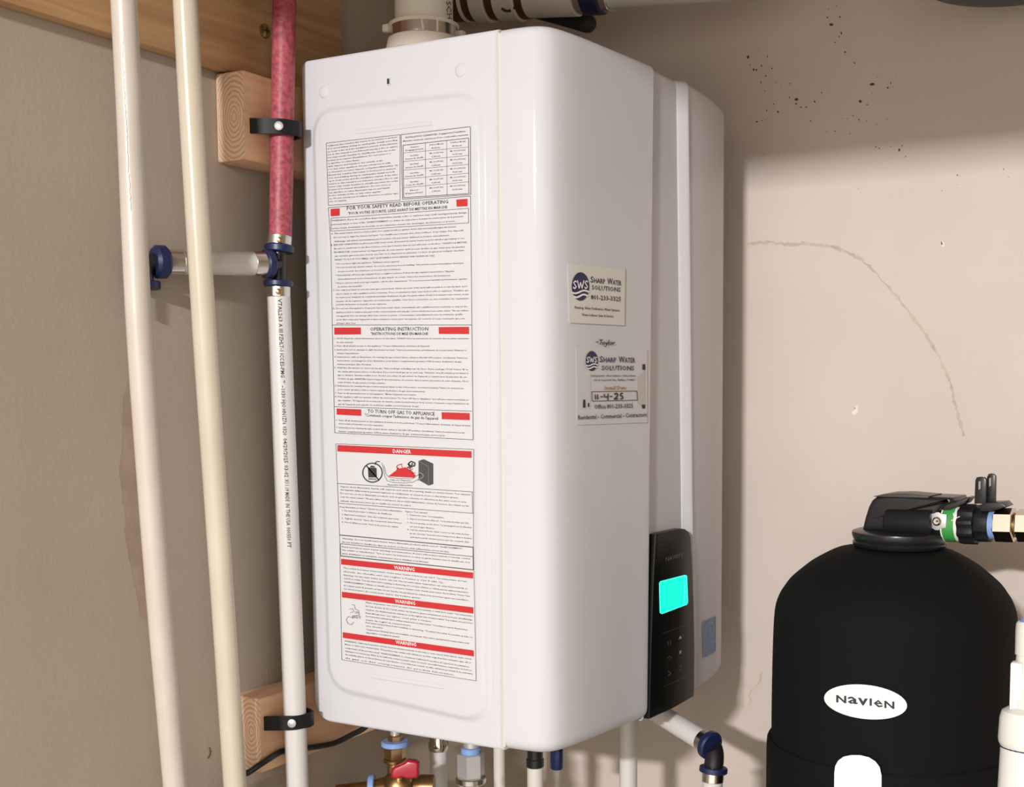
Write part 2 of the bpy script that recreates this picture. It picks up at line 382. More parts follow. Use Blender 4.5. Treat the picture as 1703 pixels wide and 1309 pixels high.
for yy, xx in ((400, 465), (485, 463)):
    c = p3(xx, yy) + dcam * .0121; bm = NB(); add_lathe(bm, [(0, .0032), (.0012, .0028), (.002, .001)], c, dcam, 14); obj('sleeve_window', bm, M_brass, tee)
# branch pipe
bm = NB(); add_tube(bm, [bR + dB * .016, bL], RP, 24); tag(obj('branch_pipe', bm, M_pex), 'short white pipe running level from the tee behind the cream pipes', 'pipe')
el = thing('elbow_fitting', 'navy elbow fitting peeking out behind the far left cream pipe', 'pipe fitting', bL)
ring(bL - dB * .012, bL + dB * .004, .0122, 'crimp_sleeve', M_steel, el); ring(bL - dB * .0125, bL - dB * .0095, .0129, 'sleeve_lip', M_steel, el)
ring(bL + dB * .003, bL + dB * .017, .0158, 'collar', M_blue, el, bev=.003)
e2 = bL + dB * .026; dn = np.array([0, 0, -1.])
bm = NB(); add_tube(bm, [bL + dB * .01] + arc(bL + dB * .018, e2, e2 + dn * .012, 6) + [e2 + dn * .022], .0085, 18); obj('elbow_body', bm, M_blackgl, el)
ring(e2 + dn * .018, e2 + dn * .026, .0145, 'collar', M_blue, el)
bm = NB(); add_tube(bm, [e2 + dn * .024, e2 + dn * .050], .0022, 10); obj('drain_tail', bm, M_blackgl, el)
# printed white pex
PW = extend([p3(463.5, 490), hit(0, .004, 495, 1309)], 0, .9)[1:]
bm = NB(); add_tube(bm, PW, RP, 28); wp = obj('white_pipe', bm, M_pex)
tag(wp, 'white pipe with black printed text, below the tee, left of the heater', 'pipe')
# the print lies on the pipe's round front
A0, A1 = np.array(PW[0]), np.array(PW[-2]); AD = (A1 - A0) / np.linalg.norm(A1 - A0)
def on_cyl(A, D, r):
    def fn(px, py):
        d = ray(px, py); o = CAM - A
        d2 = d - (d @ D)[..., None] * D; o2 = o - (o @ D) * D
        a = (d2 * d2).sum(-1); b = 2 * (d2 @ o2); c = o2 @ o2 - r * r
        disc = np.maximum(b * b - 4 * a * c, 0); t = (-b - np.sqrt(disc)) / (2 * a)
        return CAM + d * t[..., None]
    return fn
class VPrint(Print):
    """text that runs down the page"""
    def vtext(s, t, a, b, h):
        prepare([t]); v, f, wd = TXT[t]; u = v[:, 0] / wd; k = v[:, 1] / .72 * h
        s.add(a[0] + (b[0] - a[0]) * u + k, a[1] + (b[1] - a[1]) * u, f)
pr = VPrint(on_cyl(A0, AD, RP + .00025))
for t, y0, y1 in (('VTAL263', 497, 535), ('A', 538, 544), ('III', 547, 553), ('PZHLT-1', 556, 584), ('ICC', 588, 600), ('ES-PMG', 602, 628), ('" -', 633, 645), ('1030', 647, 662), ('HJO', 665, 678), ('HN', 680, 690), ('1Z76', 692, 706), ('0320', 709, 724), ('04/29/2025', 729, 770), ('03-02', 774, 794), ('X11.19', 797, 817), ('MADE', 819, 834), ('IN', 838, 844), ('THE', 847, 860), ('USA', 862, 874), ('000350', 877, 899), ('FT', 902, 911)):
    fx = lambda y: 461.0 + (y - 497) * .0385
    pr.vtext(t, (fx(y0) + 1, y0), (fx(y1) + 1, y1), 6.6)
pr.build('pipe_print', M_ink, wp, kind='stuff')
# clamps
def clamp(px, py, label):
    c = p3(px, py); root = thing('pipe_clamp', label, 'pipe clamp', c, 'black clamps holding the third pipe')
    plan = [(-.0165, -.0300), (-.0155, -.0312), (-.0135, -.0308), (.0085, -.0172), (.0135, -.012), (.0185, .003), (.016, .011), (.006, .017), (-.01, .0195), (-.019, .0195)]
    n = len(plan); inner = []
    for i in range(n):
        a = np.array(plan[max(i - 1, 0)]); b = np.array(plan[min(i + 1, n - 1)]); t = (b - a) / np.linalg.norm(b - a)
        inner.append(np.array(plan[i]) + np.array([-t[1], t[0]]) * .0026)
    pts = [(c[0] + a, c[1] + b, c[2] - .0075) for a, b in plan] + [(c[0] + a, c[1] + b, c[2] - .0075) for a, b in inner[::-1]]
    bm = NB(); add_prism(bm, pts, (0, 0, .015)); obj('clamp_band', bm, M_black, root, 50)
    s = c + np.array([.0100, -.0163, 0]); d = np.array([.5, -.86, 0])
    bm = NB(); add_lathe(bm, [(0, .0046), (.0012, .0044), (.0022, .002)], s, d, 16); obj('screw_head', bm, M_zinc, root)
M_glue = mat('dried_glue', (.58, .52, .42), .35)
ga, gb = hit(0, .010, 216, 200), hit(0, .010, 230, 520)
gl = on_cyl(ga, (gb - ga) / np.linalg.norm(gb - ga), .0118)
squiggle([(203.5, 60), (204, 110), (206, 160), (210, 215), (212, 260), (214, 300), (217, 350)], .8, 2.6, gl, 'glue_streak', M_glue, pipe1, .9, 12, 9)
clamp(470, 216, 'black clamp round the red pipe, fixed to the upper timber')
clamp(491, 1195, 'black clamp round the white printed pipe, fixed to the lower timber')
# cable
cab = [hit(0, x, *p) for p, x in (((380, 1304), -.034), ((413, 1285), -.020), ((440, 1267), -.0115), ((474, 1248), -.0115), ((520, 1243), -.0112), ((556, 1236), -.009), ((585, 1222), -.002), ((608, 1209), .006))]
cab.append(np.array([.02, .10, -.004])); cab = [cab[0] + np.array([-.004, -.05, -.06])] + cab
bm = NB(); add_tube(bm, catmull(cab, 5), .0032, 12); tag(obj('power_cable', bm, M_cable), 'black power cable sagging from under the heater across the lower timber', 'cable')

# ------------------------------------------------------------------ the water heater
HH, HW, SX = .696, .440, .2415
ht = thing('water_heater', 'large white wall hung water heater with instruction labels and a lit display', 'water heater', (.12, .22, 0))
bm = NB(); pts = []
for cx, cz, r, a0 in ((.0075, HH - .009, .009, 90), (.0205, .022, .022, 180)):
    for k in range(7):
        a = math.radians(a0 + 90 * k / 6); pts.append((cx + r * math.cos(a), 0, cz + r * math.sin(a)))
pts += [(SX, 0, 0), (SX, 0, HH)]
add_prism(bm, pts, (0, HW, 0), .004, 3); obj('housing', bm, M_paint, ht, 30)
bm = NB(); add_box(bm, (SX, .0012, .004), (SX + .0016, HW - .0012, HH - .004)); obj('gasket', bm, M_gasket, ht, 0)
def front_profile(z):
    t = z / HH; k = 1 + .03 * (1 - t); y1 = .170 + .017 * t; y2 = .289 - .021 * t; C = .316
    left = catmull([(SX + .0018, 0), (.258, .0002), (.272, .0018), (.282, .0052), (.289, .0108), (.2938, .0185), (.298, .032), (.3015, .052), (.3053, .086), (.3100, .135), (.3138, y1 - .008), (.3146, y1)], 4)
    chan = catmull([(.3140, y1 + .0022), (.3104, y1 + .0062), (.3096, y1 + .011), (.3096, (y1 + y2) / 2), (.3099, y2 - .017), (.3112, y2 - .0135), (.3182, y2 - .0035), (.3186, y2)], 3)
    right = catmull([(.3172, y2 + .005), (.3155, .315), (.3120, .35), (.3065, .385), (.3005, .412), (.295, .426), (.285, .4355), (.270, HW - .0006), (SX + .0018, HW)], 4)
    return [np.array((SX + (a[0] - SX) * k, a[1])) for a in left + chan + right]
def front_x(Y, z):
    P = front_profile(float(np.mean(z))); ys = np.array([p[1] for p in P]); xs = np.array([p[0] for p in P]); m = (xs > .272); 
    return np.interp(Y, ys[m], xs[m])
def hit_front(px, py, off=.0004):
    px = np.atleast_1d(np.asarray(px, float)); py = np.atleast_1d(np.asarray(py, float)); d = ray(px, py); X = np.full(px.shape, .31)
    for _ in range(6):
        t = (X - CAM[0]) / d[:, 0]; P = CAM + d * t[:, None]; X = np.array([front_x(P[i, 1], P[i, 2]) for i in range(len(P))]) + off if len(P) < 6 else front_x(P[:, 1], P[:, 2]) + off
    t = (X - CAM[0]) / d[:, 0]; return CAM + d * t[:, None]
def inset(P, d):
    n = len(P); out = []
    for i in range(n):
        a, b = P[max(i - 1, 0)], P[min(i + 1, n - 1)]; t = (b - a) / np.linalg.norm(b - a)
        q = P[i] + np.array([-t[1], t[0]]) * d; q[0] = max(q[0], SX + .0018); out.append(q)
    return out
bm = NB(); rings = []
lev = [(0 + .014 * (1 - math.cos(a)) * 0 + .013 * (1 - math.sin(a)), .013 * (1 - math.cos(a)) ) for a in np.linspace(math.pi / 2, 0, 6)]
rb, rt = .013, .009
lv = [(rb * (1 - math.cos(a)), rb * (1 - math.sin(a))) for a in np.linspace(0, math.pi / 2, 6)] + [(z, 0) for z in np.linspace(.03, HH - .03, 12)] + [(HH - rt * (1 - math.sin(a)), rt * (1 - math.cos(a))) for a in np.linspace(0, math.pi / 2, 6)]
for z, d in lv:
    rings.append([bm.verts.new((p[0], p[1], z)) for p in inset(front_profile(z), d)])
for a, b in zip(rings[:-1], rings[1:]):
    for k in range(len(a) - 1): bm.faces.new((a[k], a[k + 1], b[k + 1], b[k]))
    bm.faces.new((a[-1], a[0], b[0], b[-1]))
bm.faces.new(rings[0][::-1]); bm.faces.new(rings[-1]); bmesh.ops.recalc_face_normals(bm, faces=bm.faces[:])
obj('front_cover', bm, M_paint, ht, 28)

# pressed panel on the side
def side(px, py, off=.0): return hit(1, -off, px, py)
def rrect(corners, r, n=7):
    """rounded quad in (X, Z) from four corner points tl, tr, br, bl"""
    out = []; N = 4
    for i in range(N):
        p, a, b = np.array(corners[i]), np.array(corners[i - 1]), np.array(corners[(i + 1) % N])
        s = p + (a - p) / np.linalg.norm(a - p) * r; e = p + (b - p) / np.linalg.norm(b - p) * r
        out += arc(s, p, e, n)
    return out
def xz(px, py): h = side(px, py); return (h[0], h[2])
oc = [xz(517, 177), xz(810, 146), xz(820, 1212), xz(543, 1150)]
ic = [xz(529, 194), xz(795, 164), xz(804, 1194), xz(556, 1136)]
bm = NB(); O = rrect(oc, .034); I = rrect(ic, .026); RZ = .0042; rings = []
for s in np.linspace(0, 1, 8):
    h = RZ * (.5 - .5 * math.cos(math.pi * s)); rings.append([bm.verts.new((a[0] + (b[0] - a[0]) * s, -.0001 - h, a[1] + (b[1] - a[1]) * s)) for a, b in zip(O, I)])
n = len(O)
for a, b in zip(rings[:-1], rings[1:]):
    for k in range(n): bm.faces.new((a[k], a[(k + 1) % n], b[(k + 1) % n], b[k]))
bm.faces.new(rings[-1]); bmesh.ops.recalc_face_normals(bm, faces=bm.faces[:])
panel = obj('side_panel', bm, M_paint, ht, 40)
Y0 = .0043
def bump_bar(a, b, th):
    A, B = side(a[0], a[1], Y0), side(b[0], b[1], Y0); bm = NB(); add_tube(bm, [A, B], th, 12); 
    for v in bm.verts: v.co.y = -Y0 + (v.co.y + Y0) * .22
    obj('pressed_rib', bm, M_paint, panel, 50)
bump_bar((592, 219.5), (718, 205), .0022); bump_bar((617, 1124.5), (738, 1143), .0022)
for a, b in ((539, 153), (766, 117)):
    c = side(a, b); bm = NB(); add_lathe(bm, [(0, .0066), (.0008, .006), (.0013, .004), (.0014, .001)], c, (0, -1, 0), 22); obj('pressed_dimple', bm, M_paint, ht, 60)
c = side(647, 135); bm = NB(); add_box(bm, (c[0] - .0022, c[1] - .0012, c[2] - .004), (c[0] + .0022, c[1] + .001, c[2] + .004), .0008); lt = obj('latch_slot', bm, M_paint, ht, 40)
bm = NB(); add_box(bm, (c[0] - .0014, c[1] - .0016, c[2] - .0030), (c[0] + .0014, c[1] + .001, c[2] + .0022)); obj('slot_hole', bm, M_ink, lt, 0)

# --- instruction label
L0, L1, L2 = Y0 + .0003, Y0 + .0006, Y0 + .0009
def sheet(name, corners, m, parent, fn=None):
    f = fn or (lambda x, y: side(x, y, L0)); p = Print(f); p.poly(corners); return p.build(name, m, parent)
z5 = lambda x, y: (530 + x / 4.675, 200 + y / 4.675)
z6 = lambda x, y: (530 + x / 4.675, 470 + y / 4.675)
z7 = lambda x, y: (540 + x / 5.693, 730 + y / 5.693)
z8 = lambda x, y: (540 + x / 5.036, 920 + y / 5.036)
lab1 = sheet('instruction_label', [z5(52, 172), z5(1184, 44), (787.5, 733), (554.5, 722)], M_label, ht)
lab2 = sheet('danger_label', [z7(100, 42), z7(1416, 98), z8(1272, 1074), z8(138, 898)], M_label, ht)
ln = lambda f, x, y: side(x, y, L1)
K = Print(lambda x, y: side(x, y, L1)); G = Print(lambda x, y: side(x, y, L1)); Rd = Print(lambda x, y: side(x, y, L1)); Wt = Print(lambda x, y: side(x, y, L2))
K2 = Print(lambda x, y: side(x, y, L1)); G2 = Print(lambda x, y: side(x, y, L1)); Rd2 = Print(lambda x, y: side(x, y, L1))
def redblock(q, lab):
    p = Print(lambda x, y: side(x, y, L1)); p.poly(q); p.build('red_bar', M_red, lab)
POOL = ("California law requires this heater to be braced or anchored to avoid falling during an earthquake. Install according to local codes and the installation manual. "
        "If the information in this manual is not followed exactly a fire or explosion may result. Installer le chauffe-eau selon les codes locaux et le manuel d'installation. "
        "Do not store or use gasoline or other flammable vapors and liquids in the vicinity of this or any other appliance. Ne pas entreposer ni utiliser d'essence ou autres vapeurs ou liquides inflammables. ")
pool_i = [0]
def chunk(n):
    s = (POOL * 4)[pool_i[0]:pool_i[0] + n].strip(); pool_i[0] = (pool_i[0] + n) % len(POOL); return s or 'gas'
def body(P, zf, a, b, t=None, h=2.3):
    A, B = zf(*a), zf(*b); t = t or chunk(max(3, int((B[0] - A[0]) / 1.95))); P.text(t, A, B, h)
def fr(P, zf, pts, w=.8, closed=True):
    q = [zf(*p) for p in pts]; P.path(q + ([q[0]] if closed else []), w)
fr(G, z5, [(58,178),(632,112),(632,622),(75,662)], .7)
LEN = [1,1,1,1,.97,.9,.45,.78,.9,1,.97,.95,1,1,1,.9,.88,.75,1,.25]
for k in range(20):
    yl = 205 + 432 / 19 * k; yr = 134 + 463 / 19 * k; f = LEN[k]; xl, xr = 68 + k * .7, 612 + k * .3
    body(G, z5, (xl, yl), (xl + (xr - xl) * f, yl + (yr - yl) * f), h=2.2)
fr(G, z5, [(640,112),(1178,50),(1182,578),(652,614)], .8)
body(K, z5, (675,140), (1140,90), 'INSTALLATION CLEARANCES - Degagements D\'installation', 2.6); body(G, z5, (655,168), (1160,117), 'Maintain minimum clearances from combustible materials', 2.3)
fr(K, z5, [(655,195),(1165,138),(1168,570),(660,602)], .9)
for x0, x1 in ((828, 832), (995, 998)):
    G.line(z5(x0, 195 - (x0 - 655) * .112), z5(x1, 602 - (x0 - 655) * .063), .5)
ROWS = ['Clearances|Degagements', 'Top of Heater|Dessus du chauffe', 'Back of Heater|Arriere du chauffe', 'Front of Heater|Devant du chauffe', 'Sides of Heater|Cotes du chauffe', 'Floor|Plancher']
yL = [(215, 240), (281, 307), (347, 374), (417, 443), (485, 511), (551, 577)]; yM = [(196, 221), (262, 288), (330, 357), (398, 424), (466, 491), (532, 558)]; yRr = [(178, 205), (245, 270), (313, 340), (383, 408), (450, 475), (518, 544)]
for k in range(6):
    a, b = ROWS[k].split('|')
    body(G, z5, (710, yL[k][0]), (778, yL[k][0] - 7), a, 2.2); body(G, z5, (675, yL[k][1]), (815, yL[k][1] - 15), b, 2.2)
    body(G, z5, (862, yM[k][0]), (968, yM[k][0] - 10), ('Indoor Model' if k == 0 else 'Min. 2 in (50 mm)'), 2.2); body(G, z5, (878, yM[k][1]), (945, yM[k][1] - 6), ('Modele int.' if k == 0 else '12 (305 mm)'), 2.2)
    body(G, z5, (1022, yRr[k][0]), (1140, yRr[k][0] - 10), ('Outdoor Model' if k == 0 else 'Min. 36 in (914 mm)'), 2.2); body(G, z5, (1040, yRr[k][1]), (1115, yRr[k][1] - 6), ('Modele ext.' if k == 0 else '24 (610 mm)'), 2.2)
    if k < 5: G.line(z5(660, yL[k][1] + 14), z5(1166, yRr[k][1] + 7 - 4), .5)
fr(G, z5, [(75,680),(1180,590)], .8, False); fr(G, z5, [(75,680),(95,1000),(105,1262 + 330)], .7, False); fr(G, z5, [(1180,590),(1184,1000),(1190,1262 + 330)], .7, False)
for q in ([(92,690),(163,685),(163,742),(93,747)], [(1070,617),(1157,610),(1157,668),(1072,672)]): redblock([z5(*p) for p in q], lab1)
body(K, z5, (218,698), (1007,645), 'FOR YOUR SAFETY READ BEFORE OPERATING', 6.0); body(K, z5, (228,735), (1000,684), '"POUR VOTRE SECURITE, LISEZ AVANT DE METTRE EN MARCHE', 4.6)
fr(G, z5, [(97,762),(1165,685),(1165,798),(95,862)], .7)
B5 = [((103,786),(1155,722),'WARNING: If you do not follow these instructions exactly, a fire or explosion may result causing property damage,'), ((103,816),(1125,752),'personal injury or loss of life. "AVERTISSEMENT: Le defaut de respecter a la lettre les instructions de la presente'),
 ((103,846),(1060,789),'notice risque d\'entrainer un incendie ou une explosion causant des dommages, des blessures ou la mort.'),
 ((95,888),(1070,832),'A. This water heater does not have a pilot. It is equipped with an ignition device that automatically lights the burner.'), ((118,917),(1125,861),'Do not try to light the burner by hand. "Ce chauffe-eau n\'est pas dote d\'une veilleuse. Il est equipe d\'un dispositif'),
 ((120,948),(1015,899),'d\'allumage qui allume automatiquement le bruleur. Ne pas tenter d\'allumer le bruleur manuellement.'), ((95,976),(1135,922),'B. BEFORE OPERATING smell around with every week, all around the water heater area for whether gas leaking or not.'),
 ((120,1004),(1150,954),'Be sure to smell near to the floor because some gas is heavier than air and will settle on the floor. "AVANT DE METTRE'), ((120,1032),(1138,989),'EN MARCHE, sentez autour de l\'appareil afin de vous assurer qu\'il n\'y a pas de fuite de gaz. Sentir pres du plancher'),
 ((122,1062),(1135,1016),'car certains gaz sont plus lourds que l\'air et se deposent au plancher. L\'odeur de gaz peut indiquer une fuite.'), ((122,1091),(900,1058),'WHAT TO DO IF YOU SMELL GAS "QUE FAIRE SI VOUS SENTEZ UNE ODEUR DE GAZ'),
 ((130,1122),(628,1103),'* Do not try to light any appliance. "N\'allumer aucun appareil.'), ((130,1151),(1128,1115),'* Do not touch any electric switch; do not use any phone in your building. "Ne toucher a aucun interrupteur electrique;'),
 ((150,1181),(640,1163),'ne pas se servir des telephones se trouvant dans le batiment.'), ((130,1211),(1055,1178),'* Immediately call your gas supplier from a neighbor\'s phone. Follow the gas supplier\'s instructions. "Appeler'),
 ((150,1241),(1030,1211),'immediatement votre fournisseur de gaz depuis un voisin. Suivre les instructions du fournisseur.'), ((130,1272),(1155,1238),'* If you cannot reach your gas supplier, call the fire department. "Si vous ne pouvez rejoindre le fournisseur, appeler'),
 ((150,1301),(340,1293),'le service des incendies.')]
for i, (a, b, t) in enumerate(B5): body(K if i in (0, 10) else G, z5, a, b, t, 2.4)
B6 = [((108,65),(1155,34),'C. Use only your hand to turn the main gas control knob. Never use tools. If the knob will not push in or turn by hand, don\'t'), ((135,94),(1165,65),'try to repair it; call a qualified service technician. Force or attempted repair may result in a fire or explosion. "N\'utiliser que'),
 ((135,121),(1165,95),'les mains pour manipuler la commande principale d\'admission de gaz. Ne jamais utiliser d\'outil. Si la manette reste coincee, ne pas'), ((135,151),(1165,128),'tenter de la reparer; appeler un technicien qualifie. Une force excessive ou une tentative de reparation'), ((135,176),(530,171),'pourrait declencher un incendie ou une explosion.'),
 ((110,207),(1155,191),'D. Do not use this appliance if any part has been under water. Immediately call a qualified service technician to inspect the'), ((135,236),(1165,222),'appliance and to replace any part of the control system and any gas control which has been under water. "Ne pas utiliser'),
 ((135,265),(1120,252),'cet appareil s\'il a ete plonge dans l\'eau, meme en partie. Communiquer immediatement avec un technicien qualifie'), ((140,293),(1135,284),'pour faire inspecter l\'appareil et faire remplacer toute piece du systeme de controle et toute commande qui a ete'), ((140,321),(290,321),'plongee dans l\'eau.'),
 ((120,440),(1168,440),'1. STOP! Read the safety information above on this label. "ARRET! Lire les instructions de securite dans la partie superieure'), ((138,469),(270,469),'de cette etiquette.'), ((120,498),(865,499),'2. Turn off all electric power to the appliance. "Couper l\'alimentation electrique de l\'appareil.'),
 ((120,527),(1148,532),'3. Instruction not to attempt to light the burner by hand. "Suivre les instructions qui indiquent de ne pas tenter d\'allumer le'), ((145,555),(315,556),'bruleur manuellement.'), ((122,583),(1155,591),'4. Instructions, with an illustration, for turning the gas control (lever, valve) to the full OFF position. (clockwise) "Suivre les'),
 ((145,612),(1110,621),'instructions, accompagnees d\'une illustration, pour fermer completement (position OFF) la vanne d\'admission du gaz'), ((145,640),(410,643),'(robinet principal, dans l\'horaire).'), ((122,667),(1160,682),'5. Wait five (5) minutes to clear out any gas. Then smell gas, including near the floor. If you smell gas, STOP! Follow "B" in'),
 ((148,697),(1165,710),'the safety information above on this label. If you don\'t smell gas, go to next step. "Attendre cinq (5) minutes pour laisser le'), ((148,724),(1150,740),'gaz se dissiper. Ensuite renifler pour deceler une odeur de gaz autour de l\'appareil, y compris pres du plancher. En cas'),
 ((148,752),(1165,773),'d\'odeur de gaz, ARRETER! Suivre l\'etape B des instructions de securite dans la partie superieure de cette etiquette. S\'il n\'y'), ((148,780),(520,788),'a pas d\'odeur de gaz, passer a l\'etape suivante.'), ((124,807),(1125,828),'6. Instructions for turning the gas control (manual valve) to the ON position. (counterclockwise) "Suivre les instructions'),
 ((150,836),(825,853),'pour ouvrir (position ON) le robinet manuel d\'admission du gaz. (sens antihoraire)'), ((126,864),(760,878),'7. Turn on all electrical power to the appliance. "Mettre l\'appareil sous tension.'), ((126,892),(1165,918),'8. If the appliance will not operate, follow the instructions "To Turn Off Gas to Appliance" and call your service technician or'),
 ((150,920),(1168,948),'gas supplier. "Si l\'appareil ne se met pas en marche, suivre les instructions de la section Comment couper l\'admission de'), ((150,950),(780,968),'gaz de l\'appareil, puis appeler un technicien qualifie ou le fournisseur de gaz.'),
 ((135,1075),(1180,1118),'1. Turn off all electric power to the appliance if service is to be performed. "Couper l\'alimentation electrique de l\'appareil avant'), ((155,1101),(505,1117),'de proceder a l\'entretien ou a une reparation.'), ((135,1131),(1135,1173),'2. Instructions for turning the gas control (lever, valve) to the full OFF position. (clockwise) "Suivre les instructions pour'), ((155,1161),(978,1195),'fermer completement (position OFF) la vanne d\'admission de gaz. (robinet principal, sens horaire)')]
for i, (a, b, t) in enumerate(B6): body(G, z6, a, b, t, 2.4)
G.line(z6(105, 330), z6(1190, 330), .8); G.line(z6(118, 965), z6(1190, 1000), .8)
fr(G, z6, [(105,330),(125,1168),(1200,1222),(1190,330)], .8, False)
for q in ([(120,350),(327,349),(328,403),(122,405)], [(932,346),(1168,344),(1169,400),(935,399)], [(138,980),(330,986),(331,1037),(140,1027)], [(955,1008),(1173,1015),(1174,1070),(957,1062)]): redblock([z6(*p) for p in q], lab1)
body(K, z6, (400,375), (852,373), 'OPERATING INSTRUCTION', 6.0); body(K, z6, (405,408), (850,408), '"INSTRUCTIONS DE MISE EN MARCHE', 4.6)
body(K, z6, (380,1012), (902,1035), 'TO TURN OFF GAS TO APPLIANCE', 6.0); body(K, z6, (358,1040), (928,1067), '"Comment couper l\'admission de gaz de l\'appareil', 4.8)
G.build('fine_print', M_grey, lab1, kind='stuff'); K.build('bold_print', M_ink, lab1, kind='stuff'); pass
# --- danger label
fr(G2, z7, [(105,47),(1410,100)], .7, False); G2.path([z7(105,47), z7(140,900), z8(143,893), z8(1268,1070), z7(1408,1025), z7(1410,100)], .7)
redblock([z7(120,58), z7(1390,117), z7(1390,180), z7(120,119)], lab2)
redblock([z8(137,47), z8(1243,163), z8(1243,213), z8(137,95)], lab2); redblock([z8(143,323), z8(1245,454), z8(1245,507), z8(145,371)], lab2); redblock([z8(150,662), z8(1248,815), z8(1250,866), z8(152,710)], lab2)
body(Wt, z7, (645,132), (818,139), 'DANGER', 6.2)
for x0, y0, x1, y1 in ((580,133,752,151), (588,414,758,434), (594,757,765,780)): body(Wt, z8, (x0, y0 + 1), (x1, y1 + 1), 'WARNING', 6.0)
for a, b, wd in (((115,422),(1400,502),.8), ((130,610),(1405,705),.8), ((140,910),(1408,1026),1.4), ((150,993),(1408,1115),.9), ((150,1108),(1408,1240),1.4), ((150,995),(152,1108),.8), ((1404,1026),(1406,1238),1.0)): G2.line(z7(*a), z7(*b), wd)
G2.line(z7(1395, 502), z7(1400, 703), .7)
B7 = [((147,457),(1380,534),'Vapors from flammable liquids will explode and catch fire causing death or severe burns. "Les vapeurs'), ((147,487),(1265,564),'des liquides inflammables peuvent exploser et s\'enflammer et causer la mort ou des brulures graves.'),
 ((147,520),(1340,604),'Do not use or store flammable products such as gasoline, solvents, or adhesives in the same room or area'), ((150,554),(1365,642),'near the water heater. "Ne pas utiliser ni entreposer des produits inflammables, comme de l\'essence, des solvants ou des'), ((150,592),(820,638),'adhesifs, dans la meme piece que le chauffe-eau, ni pres de celui-ci.'),
 ((140,648),(735,692),'Keep flammable products: "Garder les produits inflammables:'), ((165,683),(640,720),'1. Far away from heater "a distance du chauffe-eau.'), ((160,719),(705,766),'2. Approved containers. "dans des recipients approuves.'), ((160,757),(730,803),'3. Tightly closed. "dans des recipients bien fermes'), ((160,792),(700,841),'4. Out of children\'s reach. "hors de la portee des enfants.'),
 ((760,693),(975,707),'Vapors: "Les vapeurs:'), ((780,723),(1130,753),'1. Cannot be seen. "sont invisibles.'), ((780,760),(1370,805),'2. Vapors are heavier than air. "sont plus lourdes que l\'air.'), ((780,797),(1395,846),'3. Go a long way on the floor. "se propagent sur le plancher'), ((805,834),(1040,853),'sur une longue distance.'),
 ((780,863),(1370,912),'4. Can be carried from other rooms to the main burner'), ((805,900),(1395,949),'by air currents. "peuvent etre transportees dans le bruleur'), ((810,934),(1370,984),'principal a partir d\'autres pieces par des courants d\'air.'),
 ((165,948),(1305,1046),'Warning : Do not install water heater where flammable products will be stored. "AVERTISSEMENT:'), ((165,981),(1180,1076),'Ne pas installer le chauffe-eau dans un endroit ou des produits inflammables seront stockes.'),
 ((165,1027),(1380,1142),'Read and follow water heater warnings and instructions. If user\'s information manual is missing, contact'), ((165,1057),(1375,1176),'the retailer or manufacturer. "Lire et suivre les instructions et mises en garde fournies avec le chauffe-eau. Si le'), ((165,1090),(985,1174),'guide d\'utilisation est manquant, communiquer avec le detaillant ou le fabricant.')]
for i, (a, b, t) in enumerate(B7): body(K2 if i < 2 else G2, z7, a, b, t, 2.3)
B8 = [((155,128),(1190,243),'The outlet hot water temperature of the water heater is factory set 120 F. "La temperature de l\'eau'), ((155,158),(995,253),'chaude du chauffe-eau est reglee a l\'usine a 120 F (49 C).'), ((155,188),(1195,303),'Warning: Use this water heater at your own risk. The set outlet water temperature can cause burns instantly or'), ((158,216),(1205,336),'scald from scalds. Test the water before bathing or showering. Do not leave children or elderly persons without supervision.'), ((158,246),(1215,366),'"AVERTISSEMENT: Utilisez ce chauffe-eau a vos propres risques. L\'eau chaude peut causer des brulures. Tester l\'eau'), ((158,275),(1205,401),'du robinet avant de prendre un bain ou une douche. Ne pas laisser les enfants ni les personnes agees sans surveillance.'), ((160,303),(805,383),'La temperature de sortie peut causer des brulures graves.'),
 ((340,418),(1240,533),'Water temperature over 125 F can cause severe burns instantly or death from scalds. "Une temperature'), ((340,448),(1240,565),'de l\'eau de plus de 52 C peut causer des brulures graves instantanees ou la mort par ebouillantage.'), ((340,478),(1240,593),'Children, the disabled and the elderly are at the highest risk of being scalded. "Les enfants, les personnes'), ((342,506),(895,578),'handicapees ou agees sont plus a risque.'), ((342,533),(1195,648),'See instruction manual before setting temperature at water heater. "Consultez le manuel d\'instructions'), ((342,563),(725,613),'avant de regler la temperature.'), ((342,586),(1235,711),'Feel water temperature before bathing or showering. "Touchez l\'eau avant de prendre un bain ou'), ((345,615),(490,633),'une douche.'), ((345,643),(1210,761),'Temperature limiting valves are available; see manual. "Des valves qui limitent la temperature sont'), ((345,671),(630,708),'disponibles; consultez le manuel.'),
 ((165,741),(1230,893),'WARNING: California Proposition 65 lists chemical substances known to the state to cause cancer, birth defects, death, serious'), ((168,768),(1225,925),'illness or other reproductive harm. This product may contain such substances, be their origin from fuel combustion (gas, oil) or'), ((168,798),(1210,958),'components of the product itself. "AVERTISSEMENT: Le document California Proposition 65 repertorie les substances'), ((168,825),(1230,988),'chimiques reconnues par l\'Etat de la Californie comme pouvant causer le cancer, des malformations congenitales, la mort ou'), ((170,853),(1240,1018),'des maladies graves ou des problemes de reproduction. Ce produit peut contenir de telles substances provenant de la combustion'), ((170,883),(1085,1025),'de gaz ou des composants du produit lui-meme.')]
for i, (a, b, t) in enumerate(B8): body(G2, z8, a, b, t, 2.3)
